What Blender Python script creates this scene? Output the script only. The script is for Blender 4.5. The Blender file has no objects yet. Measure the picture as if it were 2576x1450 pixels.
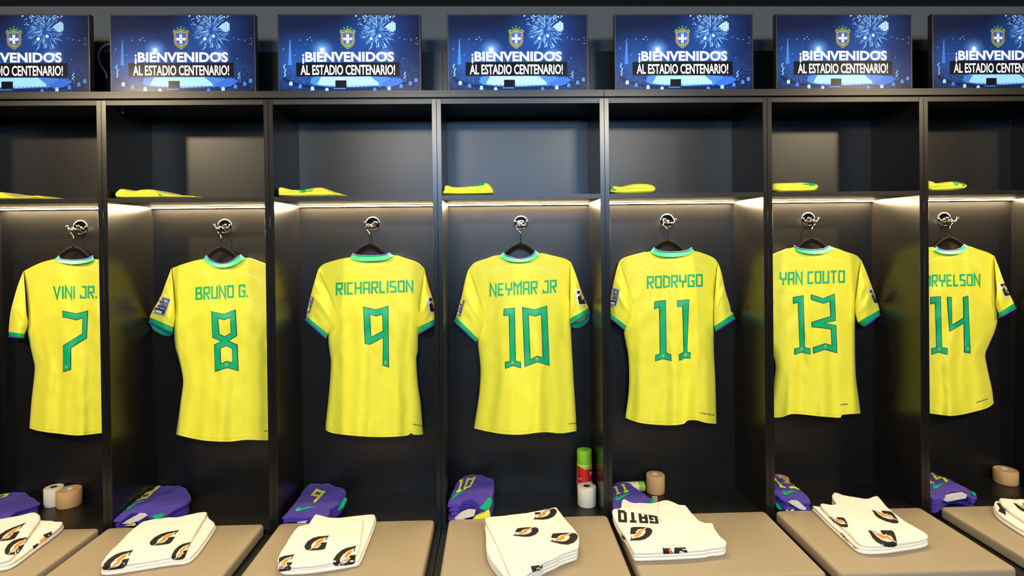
import bpy, bmesh, math, random
from mathutils import Vector, noise
from mathutils.bvhtree import BVHTree
from mathutils.geometry import tessellate_polygon

sc = bpy.context.scene
COL = sc.collection
R = random.Random(7)

# ------------------------------------------------------------------ camera
IW, IH = 2576, 1450
F, CX, CY = 1500.0, 1288.0, 613.88
YAW, PIT, ROL = 0.0296, 0.0075, -0.0115
CAM = Vector((-0.0556, -2.3845, 1.55))
cyw, syw = math.cos(YAW), math.sin(YAW)
cp, sp = math.cos(PIT), math.sin(PIT)
rt = Vector((cyw, -syw, 0))
fw0 = Vector((syw, cyw, 0))
FWD = cp * fw0 - sp * Vector((0, 0, 1))
up0 = sp * fw0 + cp * Vector((0, 0, 1))
cr, sr = math.cos(ROL), math.sin(ROL)
RGT = cr * rt + sr * up0
UPV = cr * up0 - sr * rt
camd = bpy.data.cameras.new('camera')
camd.sensor_width = 36.0
camd.lens = F / IW * 36.0
camd.shift_y = (CY - IH / 2) / IW
camd.clip_start = 0.05
cam = bpy.data.objects.new('camera', camd)
COL.objects.link(cam)
from mathutils import Matrix
M3 = Matrix((RGT, UPV, -FWD)).transposed()
cam.matrix_world = Matrix.Translation(CAM) @ M3.to_4x4()
sc.camera = cam

# ------------------------------------------------------------------ view + world + lights
sc.view_settings.view_transform = 'Standard'
sc.view_settings.look = 'None'
sc.view_settings.gamma = 1.0
sc.view_settings.use_curve_mapping = False
sc.view_settings.exposure = 0.0
w = bpy.data.worlds.new('world')
sc.world = w
w.use_nodes = True
w.node_tree.nodes['Background'].inputs[0].default_value = (0.05, 0.05, 0.055, 1)
w.node_tree.nodes['Background'].inputs[1].default_value = 0.12

LED_STRENGTH = 430.0


def area_light(name, loc, target, sx, sy, power, color, shape='RECTANGLE', spread=math.pi):
    d = bpy.data.lights.new(name, 'AREA')
    d.shape = shape
    d.size = sx
    d.size_y = sy
    d.energy = power
    d.color = color
    d.spread = spread
    o = bpy.data.objects.new(name, d)
    COL.objects.link(o)
    o.location = loc
    o.rotation_euler = (Vector(target) - Vector(loc)).to_track_quat('-Z', 'Y').to_euler()
    return o


WARM = (1.0, 0.80, 0.52)
NEUT = (1.0, 0.90, 0.72)
BLUE = (0.30, 0.58, 1.0)
# recessed ceiling lamps of the room
area_light('ceiling_lamp', (-2.55, -1.95, 2.58), (-2.3, 0.0, 1.0), 0.16, 0.16, 52, WARM, 'DISK')
area_light('ceiling_lamp', (-0.75, -2.7, 2.58), (-0.6, 0.0, 1.0), 0.4, 0.3, 64, NEUT)
area_light('ceiling_lamp', (0.95, -2.7, 2.58), (0.8, 0.0, 1.0), 0.4, 0.3, 64, NEUT)
area_light('ceiling_lamp', (2.75, -2.1, 2.58), (2.5, 0.0, 1.0), 0.16, 0.16, 46, WARM, 'DISK')
# the blue screens of the opposite row of lockers
area_light('opposite_screens', (0.15, -4.6, 2.33), (0.15, 0.0, 1.9), 2.1, 0.32, 115, BLUE)

# ------------------------------------------------------------------ helpers


def ray(px, py):
    return (FWD + RGT * ((px - CX) / F) - UPV * ((py - CY) / F))


def at_y(px, py, y):
    d = ray(px, py)
    return CAM + d * ((y - CAM.y) / d.y)


def at_z(px, py, z):
    d = ray(px, py)
    return CAM + d * ((z - CAM.z) / d.z)


def link(o):
    COL.objects.link(o)
    return o


def tag(o, label=None, cat=None, group=None, kind=None):
    if label:
        o['label'] = label
    if cat:
        o['category'] = cat
    if group:
        o['group'] = group
    if kind:
        o['kind'] = kind
    return o


def thing(name, label, cat, loc, group=None):
    o = link(bpy.data.objects.new(name, None))
    o.empty_display_size = 0.05
    o.location = loc
    return tag(o, label, cat, group)


def mesh_obj(name, V, Fc, mats, parent=None, mi=None, smooth=True, auto=None):
    """V in world coordinates; stored relative to the parent's location."""
    off = Vector((0, 0, 0))
    p = parent
    while p is not None:
        off = off + Vector(p.location)
        p = p.parent
    if parent is None:
        # origin at the base centre of the thing
        xs = [v[0] for v in V]; ys = [v[1] for v in V]; zs = [v[2] for v in V]
        off = Vector(((min(xs) + max(xs)) / 2, (min(ys) + max(ys)) / 2, min(zs)))
    me = bpy.data.meshes.new(name)
    me.from_pydata([tuple(Vector(v) - off) for v in V], [], [tuple(f) for f in Fc])
    if not isinstance(mats, (list, tuple)):
        mats = [mats]
    for m in mats:
        me.materials.append(m)
    if mi:
        me.polygons.foreach_set('material_index', mi)
    if smooth:
        me.polygons.foreach_set('use_smooth', [True] * len(me.polygons))
        if auto is not None:
            me.set_sharp_from_angle(angle=auto)
    me.update()
    o = link(bpy.data.objects.new(name, me))
    if parent is None:
        o.location = off
    else:
        o.parent = parent
    return o


class MB:
    """Collects shapes for one mesh."""

    def __init__(self):
        self.V = []
        self.F = []
        self.M = []

    def add(self, V, Fc, m=0):
        b = len(self.V)
        self.V += [Vector(v) for v in V]
        self.F += [tuple(i + b for i in f) for f in Fc]
        self.M += [m] * len(Fc)
        return self

    def box(self, x0, x1, y0, y1, z0, z1, m=0, bev=0.0):
        if bev <= 0:
            V = [(x, y, z) for x in (x0, x1) for y in (y0, y1) for z in (z0, z1)]
            Fc = [(0, 1, 3, 2), (4, 6, 7, 5), (0, 4, 5, 1), (2, 3, 7, 6), (0, 2, 6, 4), (1, 5, 7, 3)]
            return self.add(V, Fc, m)
        bm = bmesh.new()
        bmesh.ops.create_cube(bm, size=1.0)
        for v in bm.verts:
            v.co = Vector((x0 + (v.co.x + .5) * (x1 - x0), y0 + (v.co.y + .5) * (y1 - y0), z0 + (v.co.z + .5) * (z1 - z0)))
        bmesh.ops.bevel(bm, geom=bm.edges[:], offset=bev, segments=3 if bev > .004 else 1, affect='EDGES', profile=.5)
        bm.verts.index_update()
        self.add([v.co.copy() for v in bm.verts], [[v.index for v in f.verts] for f in bm.faces], m)
        bm.free()
        return self

    def tube(self, pts, rad, n=10, m=0, flat=1.0, flat_axis=None, cap=True):
        """Tube along pts; rad may be a list. flat squashes along flat_axis."""
        P = [Vector(p) for p in pts]
        k = len(P)
        rads = rad if isinstance(rad, (list, tuple)) else [rad] * k
        V = []
        prev = None
        for i in range(k):
            t = (P[min(i + 1, k - 1)] - P[max(i - 1, 0)]).normalized()
            if prev is None:
                a = Vector((0, 1, 0)) if abs(t.y) < .9 else Vector((1, 0, 0))
                nrm = (a - t * a.dot(t)).normalized()
            else:
                nrm = (prev - t * prev.dot(t)).normalized()
            prev = nrm
            b = t.cross(nrm)
            for j in range(n):
                an = 2 * math.pi * j / n
                d = (nrm * math.cos(an) + b * math.sin(an)) * rads[i]
                if flat_axis is not None:
                    d = d - flat_axis * (d.dot(flat_axis) * (1 - flat))
                V.append(P[i] + d)
        Fc = []
        for i in range(k - 1):
            for j in range(n):
                a = i * n + j
                b_ = i * n + (j + 1) % n
                Fc.append((a, b_, b_ + n, a + n))
        if cap:
            Fc.append(tuple(range(n))[::-1])
            Fc.append(tuple((k - 1) * n + j for j in range(n)))
        return self.add(V, Fc, m)

    def lathe(self, prof, centre, axis=Vector((0, 0, 1)), n=40, m=0, mfun=None):
        axis = Vector(axis).normalized()
        a = Vector((1, 0, 0)) if abs(axis.x) < .9 else Vector((0, 1, 0))
        u = (a - axis * a.dot(axis)).normalized()
        v = axis.cross(u)
        c = Vector(centre)
        V = []
        for r_, h in prof:
            for j in range(n):
                an = 2 * math.pi * j / n
                V.append(c + axis * h + (u * math.cos(an) + v * math.sin(an)) * r_)
        b = len(self.V)
        self.V += V
        for i in range(len(prof) - 1):
            for j in range(n):
                self.F.append((b + i * n + j, b + i * n + (j + 1) % n, b + (i + 1) * n + (j + 1) % n, b + (i + 1) * n + j))
                self.M.append(mfun(i) if mfun else m)
        if prof[0][0] > 1e-6:
            self.F.append(tuple(b + j for j in range(n))[::-1]); self.M.append(mfun(0) if mfun else m)
        if prof[-1][0] > 1e-6:
            self.F.append(tuple(b + (len(prof) - 1) * n + j for j in range(n))); self.M.append(mfun(len(prof) - 2) if mfun else m)
        return self

    def obj(self, name, mats, parent=None, smooth=True, auto=0.7):
        return mesh_obj(name, self.V, self.F, mats, parent, self.M, smooth, auto)

    def bvh(self):
        return BVHTree.FromPolygons([tuple(v) for v in self.V], self.F)


def catmull(P, per=8, closed=False):
    P = [Vector(p) for p in P]
    n = len(P)
    out = []
    segs = n if closed else n - 1
    for i in range(segs):
        if closed:
            p0, p1, p2, p3 = P[(i - 1) % n], P[i], P[(i + 1) % n], P[(i + 2) % n]
        else:
            p0, p1, p2, p3 = P[max(i - 1, 0)], P[i], P[i + 1], P[min(i + 2, n - 1)]
        for k in range(per):
            t = k / per
            out.append(.5 * ((2 * p1) + (-p0 + p2) * t + (2 * p0 - 5 * p1 + 4 * p2 - p3) * t * t + (-p0 + 3 * p1 - 3 * p2 + p3) * t ** 3))
    if not closed:
        out.append(P[-1].copy())
    return out


def resample(P, n):
    L = [0.0]
    for a, b in zip(P, P[1:]):
        L.append(L[-1] + (b - a).length)
    out = []
    j = 0
    for i in range(n):
        s = L[-1] * i / (n - 1)
        while j < len(P) - 2 and L[j + 1] < s:
            j += 1
        d = L[j + 1] - L[j]
        t = (s - L[j]) / d if d > 1e-12 else 0
        out.append(P[j].lerp(P[j + 1], min(max(t, 0), 1)))
    return out


def curve(P, n):
    return resample(catmull([Vector((p[0], p[1])) for p in P]), n)


def tess2d(outer, holes=(), step=6.0):
    """Triangulate a flat polygon and cut it on a grid: (points, faces)."""
    loops = [[Vector((p[0], p[1], 0)) for p in outer]] + [[Vector((p[0], p[1], 0)) for p in h] for h in holes]
    flat = [p for l in loops for p in l]
    bm = bmesh.new()
    vs = [bm.verts.new(p) for p in flat]
    for t in tessellate_polygon(loops):
        try:
            bm.faces.new([vs[i] for i in t])
        except ValueError:
            pass
    xs = [p.x for p in flat]; ys = [p.y for p in flat]
    for axis, lo, hi in ((0, min(xs), max(xs)), (1, min(ys), max(ys))):
        k = math.ceil(lo / step) * step
        while k < hi:
            co = Vector((0, 0, 0)); no = Vector((0, 0, 0))
            co[axis] = k; no[axis] = 1
            bmesh.ops.bisect_plane(bm, geom=bm.verts[:] + bm.edges[:] + bm.faces[:], plane_co=co, plane_no=no, dist=1e-5)
            k += step
    bmesh.ops.remove_doubles(bm, verts=bm.verts[:], dist=1e-4)
    bm.verts.index_update()
    P = [(v.co.x, v.co.y) for v in bm.verts]
    Fc = [[v.index for v in f.verts] for f in bm.faces]
    bm.free()
    return P, Fc


def cast_decal(mb, bvh, polys, off=0.0008, step=6.0, m=0):
    """Lay flat shapes (photo pixels) onto a surface as a thin print."""
    for pol in polys:
        outer, holes = pol if isinstance(pol, tuple) and isinstance(pol[0], list) else (pol, ())
        P, Fc = tess2d(outer, holes, step)
        V = []
        ok = []
        for p in P:
            d = ray(*p).normalized()
            h, nrm, _, _ = bvh.ray_cast(CAM, d)
            if h is None:
                V.append(Vector((0, 0, 0))); ok.append(False)
            else:
                if nrm.dot(d) > 0:
                    nrm = -nrm
                V.append(h + nrm * off - d * off * .5); ok.append(True)
        # drop faces that leave the surface or bridge a jump in depth
        good = []
        for f in Fc:
            if all(ok[i] for i in f):
                ys = [(V[i] - CAM).length for i in f]
                if max(ys) - min(ys) < 0.03:
                    good.append(f)
        used = sorted({i for f in good for i in f})
        mp = {i: k for k, i in enumerate(used)}
        # orient towards the camera
        FF = []
        for f in good:
            a, b, c = V[f[0]], V[f[1]], V[f[2]]
            n_ = (b - a).cross(c - a)
            g = [mp[i] for i in f]
            if n_.dot(CAM - a) < 0:
                g = g[::-1]
            FF.append(g)
        if FF:
            mb.add([V[i] for i in used], FF, m)


def stroke(pts, w, closed=False, ext=0.0):
    """Mitred outline of a polyline: list of quads."""
    P = [Vector((p[0], p[1])) for p in pts]
    n = len(P)
    if not closed and ext:
        P[0] = P[0] + (P[0] - P[1]).normalized() * ext
        P[-1] = P[-1] + (P[-1] - P[-2]).normalized() * ext
    Lf, Rg = [], []
    for i in range(n):
        if closed or 0 < i < n - 1:
            d1 = (P[i] - P[i - 1]).normalized()
            d2 = (P[(i + 1) % n] - P[i]).normalized()
        elif i == 0:
            d1 = d2 = (P[1] - P[0]).normalized()
        else:
            d1 = d2 = (P[-1] - P[-2]).normalized()
        n1 = Vector((-d1.y, d1.x)); n2 = Vector((-d2.y, d2.x))
        b = (n1 + n2)
        b = b.normalized() if b.length > 1e-6 else n1
        s = min(1 / max(b.dot(n1), .25), 3.0)
        Lf.append(P[i] + b * (w / 2 * s)); Rg.append(P[i] - b * (w / 2 * s))
    out = []
    for i in range(n if closed else n - 1):
        j = (i + 1) % n
        out.append([tuple(Lf[i]), tuple(Lf[j]), tuple(Rg[j]), tuple(Rg[i])])
    return out


GLYPH = {  # angular lettering: (width, [polyline, ...]); y up, 0..1
    'V': (.56, [[(0, 1), (.28, .05), (.56, 1)]]), 'I': (.0, [[(0, 1), (0, 0)]]),
    'N': (.5, [[(0, 0), (0, .97), (.5, .03), (.5, 1)]]),
    'J': (.44, [[(.12, .92), (.44, .92), (.44, .08), (0, .08), (0, .3)]]),
    'R': (.46, [[(0, 0), (0, .92), (.46, .92), (.46, .5), (.02, .46)], [(.2, .46), (.46, 0)]]),
    'B': (.46, [[(0, 0), (0, .92), (.44, .92), (.4, .55), (.05, .5)], [(.3, .52), (.46, .45), (.46, .08), (0, .08)]]),
    'U': (.46, [[(0, 1), (0, .08), (.46, .08), (.46, 1)]]),
    'O': (.46, [[(0, .08), (0, .92), (.46, .92), (.46, .08), (0, .08)]]),
    'G': (.46, [[(.46, .72), (.46, .92), (0, .92), (0, .08), (.46, .08), (.46, .48), (.22, .48)]]),
    'C': (.42, [[(.44, .92), (0, .92), (0, .08), (.44, .08)]]),
    'H': (.46, [[(0, 0), (0, 1)], [(.46, 0), (.46, 1)], [(0, .5), (.46, .5)]]),
    'A': (.46, [[(0, 0), (0, .92), (.46, .92), (.46, 0)], [(0, .42), (.46, .42)]]),
    'L': (.4, [[(0, 1), (0, .08), (.42, .08)]]),
    'S': (.44, [[(.46, .92), (0, .92), (0, .54), (.44, .46), (.44, .08), (-.02, .08)]]),
    'E': (.42, [[(.44, .92), (0, .92), (0, .08), (.44, .08)], [(0, .5), (.38, .5)]]),
    'Y': (.5, [[(0, 1), (0, .5), (.5, .44), (.5, 1)], [(.25, .47), (.25, 0)]]),
    'M': (.62, [[(0, 0), (0, .95), (.31, .62), (.62, .95), (.62, 0)], [(.31, .62), (.31, 0)]]),
    'D': (.46, [[(0, .06), (0, .94), (.46, .84), (.46, .16), (0, .06)]]),
    'T': (.48, [[(-.02, .92), (.5, .92)], [(.24, .92), (.24, 0)]]),
    '.': (.0, [[(0, 0), (0, .16)]]), ' ': (.1, []),
    'F': (.42, [[(.44, .92), (0, .92), (0, 0)], [(0, .5), (.36, .5)]]),
    'W': (.66, [[(0, 1), (.14, .05), (.33, .6), (.52, .05), (.66, 1)]]),
    '0': (.46, [[(0, .05), (0, .97), (.23, .90), (.46, 1), (.46, .08), (.23, .13), (0, .05)]]),
    '1': (.34, [[(0, .9), (.18, .92), (.18, .08)], [(0, .05), (.18, .09), (.36, .05)]]),
    '8': (.46, [[(.23, .52), (0, .62), (0, .95), (.23, .9), (.46, .95), (.46, .62), (.23, .52), (0, .42), (0, .05), (.23, .1), (.46, .05), (.46, .42), (.23, .52)]]),
    '9': (.46, [[(.46, 0), (.46, .95), (.23, .9), (0, .95), (0, .45), (.46, .55)]]),
    '7': (.46, [[(0, .92), (.23, .88), (.46, .95), (.46, .55), (.1, .4), (.1, 0)]]),
    '3': (.46, [[(0, .95), (.23, .88), (.46, .95), (.46, .56), (.05, .5), (.46, .44), (.46, .05), (.23, .12), (0, .05)]]),
    '4': (.46, [[(0, 1), (0, .4), (.46, .55)], [(.42, 1), (.42, 0)]]),
}


def word_quads(text, w=.16, gap=.2):
    x = w / 2
    out = []
    for ch in text:
        wd, pls = GLYPH[ch]
        for pl in pls:
            for q in stroke([(p[0] + x, p[1]) for p in pl], w, ext=0):
                out.append(q)
        x += wd + w + gap * .55
    tot = x - gap * .55 - w / 2
    return [[(p[0] / tot, p[1]) for p in q] for q in out]


def quad_map(p, tl, tr, br, bl):
    """unit (x right, y down) -> bilinear in the four pixel corners"""
    x, y = p
    return ((1 - x) * (1 - y) * tl[0] + x * (1 - y) * tr[0] + x * y * br[0] + (1 - x) * y * bl[0],
            (1 - x) * (1 - y) * tl[1] + x * (1 - y) * tr[1] + x * y * br[1] + (1 - x) * y * bl[1])


def map_polys(polys, c):
    return [[quad_map(p, *c) for p in q] for q in polys]


def word_in(text, corners, w=.16, gap=.2):
    return map_polys([[(p[0], 1 - p[1]) for p in q] for q in word_quads(text, w, gap)], corners)


def inflate(poly, d):
    """Offset a closed polygon outwards by d."""
    P = [Vector((p[0], p[1])) for p in poly]
    n = len(P)
    ar = sum(P[i].x * P[(i + 1) % n].y - P[(i + 1) % n].x * P[i].y for i in range(n))
    s = 1 if ar > 0 else -1
    out = []
    for i in range(n):
        d1 = (P[i] - P[i - 1]).normalized(); d2 = (P[(i + 1) % n] - P[i]).normalized()
        n1 = Vector((d1.y, -d1.x)) * s; n2 = Vector((d2.y, -d2.x)) * s
        b = n1 + n2
        b = b.normalized() if b.length > 1e-6 else n1
        k = min(1 / max(b.dot(n1), .35), 2.6)
        out.append(tuple(P[i] + b * d * k))
    return out


# ------------------------------------------------------------------ materials
def principled(name, col, rough=.5, metal=0.0, spec=.5, bump=None, sheen=0.0, vary=None, coat=0.0):
    m = bpy.data.materials.new(name)
    m.use_nodes = True
    nt = m.node_tree
    b = nt.nodes['Principled BSDF']
    b.inputs['Base Color'].default_value = (*col, 1)
    b.inputs['Roughness'].default_value = rough
    b.inputs['Metallic'].default_value = metal
    b.inputs['Specular IOR Level'].default_value = spec
    if sheen:
        b.inputs['Sheen Weight'].default_value = sheen
    if coat:
        b.inputs['Coat Weight'].default_value = coat
        b.inputs['Coat Roughness'].default_value = .15
    tc = nt.nodes.new('ShaderNodeTexCoord')
    if bump:
        for sc_, st, dist in bump:
            n = nt.nodes.new('ShaderNodeTexNoise')
            n.inputs['Scale'].default_value = sc_
            n.inputs['Detail'].default_value = 4
            nt.links.new(tc.outputs['Object'], n.inputs['Vector'])
            bp = nt.nodes.new('ShaderNodeBump')
            bp.inputs['Strength'].default_value = st
            bp.inputs['Distance'].default_value = dist
            nt.links.new(n.outputs['Fac'], bp.inputs['Height'])
            if b.inputs['Normal'].is_linked:
                nt.links.new(b.inputs['Normal'].links[0].from_socket, bp.inputs['Normal'])
            nt.links.new(bp.outputs['Normal'], b.inputs['Normal'])
    if vary:
        sc_, amt = vary
        n = nt.nodes.new('ShaderNodeTexNoise')
        n.inputs['Scale'].default_value = sc_
        n.inputs['Detail'].default_value = 5
        nt.links.new(tc.outputs['Object'], n.inputs['Vector'])
        mx = nt.nodes.new('ShaderNodeMix')
        mx.data_type = 'RGBA'
        mx.inputs['A'].default_value = (*[c * (1 - amt) for c in col], 1)
        mx.inputs['B'].default_value = (*[min(c * (1 + amt), 1) for c in col], 1)
        nt.links.new(n.outputs['Fac'], mx.inputs['Factor'])
        nt.links.new(mx.outputs['Result'], b.inputs['Base Color'])
    return m


LAM = principled('black_laminate', (.0055, .0052, .005), .36, spec=.42, vary=(9, .25), bump=[(420, .05, .001)])
LAMD = principled('black_laminate_gloss', (.0070, .0062, .0056), .27, spec=.45, vary=(7, .2))
LAMS = principled('black_laminate_matt', (.010, .009, .0085), .62, spec=.12, vary=(9, .25))
WALLM = principled('grey_wall_paint', (.055, .065, .078), .8, vary=(3, .08), bump=[(120, .1, .002)])
CEILM = principled('dark_ceiling_paint', (.05, .052, .055), .85, vary=(3, .08))
FLOORM = principled('grey_floor_vinyl', (.035, .033, .031), .6, vary=(6, .15))
ROOMM = principled('dark_room_paint', (.03, .029, .028), .8, vary=(3, .1))
YEL = principled('yellow_jersey_knit', (.90, .81, .045), .55, spec=.35, sheen=.15, bump=[(900, .08, .0006), (28, .22, .004)])
YELS = principled('yellow_seam', (.72, .60, .03), .6)
YELH = principled('yellow_seam_highlight', (.95, .90, .30), .5)  # jersey yellow lightened: the highlight along the yoke seam is in the colour
GRN = principled('green_jersey_trim', (.0, .42, .135), .5, spec=.4)
NAVY = principled('navy_outline', (.012, .05, .115), .5)
PUR = principled('violet_piping', (.075, .05, .40), .5)
SHORT = principled('violet_blue_knit', (.062, .034, .33), .62, spec=.3, sheen=.1, bump=[(700, .08, .0006), (30, .25, .004)])
YPR = principled('yellow_print', (.85, .78, .05), .5)
GPR = principled('green_print', (.0, .42, .17), .5)
TOWEL = principled('white_terry', (.86, .80, .66), .9, spec=.1, sheen=.3, bump=[(1100, .35, .0012), (36, .25, .004)])
INK = principled('black_print', (.018, .014, .013), .75, spec=.2, vary=(260, .4))
ORG = principled('orange_print', (.88, .23, .01), .6)
WPR = principled('white_print', (.85, .82, .76), .6)
CUSH = principled('taupe_leatherette', (.315, .248, .162), .52, spec=.4, vary=(5, .05), bump=[(260, .10, .001)])
CHROME = principled('chrome', (.82, .80, .77), .07, metal=1.0)
VELV = principled('black_velvet', (.010, .007, .005), .85, spec=.1)
TVB = principled('black_plastic', (.012, .012, .013), .38)
TAPEW = principled('white_gauze_tape', (.72, .64, .48), .85, spec=.15, bump=[(500, .3, .001)])
TAPET = principled('tan_kinesiology_tape', (.60, .34, .13), .8, spec=.2, bump=[(600, .2, .0008)])
CORE = principled('dark_core', (.02, .018, .016), .6)
COREW = principled('pale_core', (.6, .58, .52), .6)
CANR = principled('red_can', (.50, .015, .012), .3, spec=.5)
CAPG = principled('green_cap', (.22, .52, .025), .4)
CANG = principled('pale_green_band', (.45, .60, .06), .35)
CANW = principled('white_label', (.75, .72, .66), .4)
CREAM = principled('cream_label', (.72, .62, .28), .45)
GCAN = principled('leaf_green_label', (.22, .42, .05), .45)
TAG = principled('pale_tag', (.62, .58, .50), .8, vary=(160, .35))
CABLE = principled('white_cable', (.6, .6, .6), .5)
ALU = principled('aluminium_profile', (.5, .49, .46), .35, metal=1.0)
BADGE = principled('navy_badge', (.014, .03, .11), .5)
PINK = principled('pink_paper', (.62, .42, .36), .8)
GOLD = principled('gold_print', (.32, .48, .10), .5)


def emit(name, col, s):
    m = bpy.data.materials.new(name)
    m.use_nodes = True
    nt = m.node_tree
    nt.nodes.remove(nt.nodes['Principled BSDF'])
    e = nt.nodes.new('ShaderNodeEmission')
    e.inputs[0].default_value = (*col, 1)
    e.inputs[1].default_value = s
    nt.links.new(e.outputs[0], nt.nodes['Material Output'].inputs[0])
    return m


LEDM = emit('warm_led', (1.0, .76, .43), LED_STRENGTH)

# ------------------------------------------------------------------ dimensions
D = .3123          # depth of the lockers
ZU = 2.0931        # underside of the locker tops
ZS = 1.7294        # top of the shelf
ZB = 2.1188        # underside of the top board
ZD = .4123         # bench deck inside the lockers
ZC = .44           # top of the cushions
PT = .0185         # panel thickness
ZW = 2.405         # top of the black wall panel behind the screens
ZCEIL = 2.615
P = .66
# centre of each double upright, read at two heights and set to the nearest mm
PXC = [(254.2, 285, 270.1, 1200), (674, 285, 687.8, 1200), (1097.4, 285, 1109.7, 1200), (1520, 285, 1529.5, 1200), (1929.8, 285, 1937.5, 1200), (2322.6, 285, 2330, 1200)]
PIL = [round((at_y(a, b, 0).x + at_y(c, d, 0).x) / 2, 3) for a, b, c, d in PXC]
PIL = [PIL[0] - P] + PIL + [PIL[-1] + P]
NUM = ['7', '8', '9', '10', '11', '13', '14']


def bay_of(i):
    return PIL[i], PIL[i + 1]


# ------------------------------------------------------------------ setting
def struct(name, mb, m, auto=.5, smooth=False):
    o = mb.obj(name, m, None, smooth, auto)
    o['kind'] = 'structure'
    return o


XL, XR, YF = -3.6, 3.8, -5.2
struct('wall_back', MB().box(XL, XR, .345, .445, 0, ZCEIL), WALLM)
struct('wall_left', MB().box(XL - .1, XL, YF, .345, 0, ZCEIL), ROOMM)
struct('wall_right', MB().box(XR, XR + .1, YF, .345, 0, ZCEIL), ROOMM)
struct('wall_front', MB().box(XL, XR, YF - .1, YF, 0, ZCEIL), ROOMM)
struct('floor', MB().box(XL, XR, YF, .345, -.06, 0), FLOORM)
struct('ceiling', MB().box(XL, XR, YF, .445, ZCEIL, ZCEIL + .06), CEILM)
tr = MB()
for i in range(len(PIL) - 1):      # black panelling on the wall behind the screens, a seam every locker
    tr.box(PIL[i] + .001, PIL[i + 1] - .001, .331, .345, ZB, ZW)
struct('trim_1', tr, LAM)

# ------------------------------------------------------------------ lockers
for i in range(7):
    a, b = bay_of(i)
    nm = NUM[i]
    root = thing('locker', f'black open locker bay where the yellow shirt number {nm} hangs', 'locker', ((a + b) / 2, D / 2, 0), 'black lockers in the row')
    g = .0005
    for s in (0, 1):
        x0, x1 = (a + g, a + PT) if s == 0 else (b - PT, b - g)
        MB().box(x0, x1, 0, D, .0, ZU + PT, bev=.0006).obj('side_panel', LAMD, root)
    x0, x1 = a + PT, b - PT
    MB().box(x0, x1, D, D + .016, .0, ZU + PT).obj('back_panel', LAM, root)
    MB().box(x0, x1, .0005, D, ZU, ZU + PT, bev=.0006).obj('top_panel', LAM, root)
    MB().box(x0, x1, .0022, D, ZS - PT, ZS, m=1).box(x0, x1, .0005, .0022, ZS - PT, ZS).obj('shelf', [LAM, LAMS], root)
    MB().box(x0, x1, -.0005, D, ZD - .022, ZD, bev=.0006).obj('bench_deck', LAM, root)
    MB().box(a + .001, b - .001, -.50, -.001, .375, .394, bev=.001).obj('seat_board', LAM, root)
    MB().box(a + .001, b - .001, -.46, -.44, .0, .375, bev=.001).obj('bench_front', LAM, root)
    # light strip in the corner under the shelf
    zl = ZS - PT
    lp = MB().box(x0 + .001, x1 - .001, D - .0315, D - .014, zl - .0022, zl - .0003)
    lp.box(x0 + .001, x1 - .001, D - .016, D - .014, zl - .0064, zl - .0022).box(x0 + .001, x1 - .001, D - .0315, D - .0297, zl - .0030, zl - .0022)
    lp.obj('light_profile', ALU, root)
    mb = MB()
    mb.add([(x0 + .001, D - .0296, zl - .0026), (x1 - .001, D - .0296, zl - .0026), (x1 - .001, D - .0161, zl - .0064), (x0 + .001, D - .0161, zl - .0064)], [(3, 2, 1, 0)])
    mb.obj('light_diffuser', LEDM, root, smooth=False)

# two runs of top board, butted over an upright
seam = PIL[4]
for x0, x1, where in ((PIL[0], seam - .0006, 'left run of'), (seam + .0006, PIL[7], 'right run of')):
    mb = MB()
    mb.box(x0, x1, -.004, D + .018, ZB, ZB + .0185, bev=.0007)
    mb.box(x0, x1, .006, D + .018, ZB + .0187, ZB + .030, bev=.0005)
    mb.box(x0, x1, .012, D + .01, ZU + PT, ZB)
    tag(mb.obj('top_board', LAM), f'{where} long black board on top of the lockers, under the screens', 'board', 'top boards over the lockers')

# ------------------------------------------------------------------ televisions
TVW, TVH = .578, .322
GLOW = {}


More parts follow.
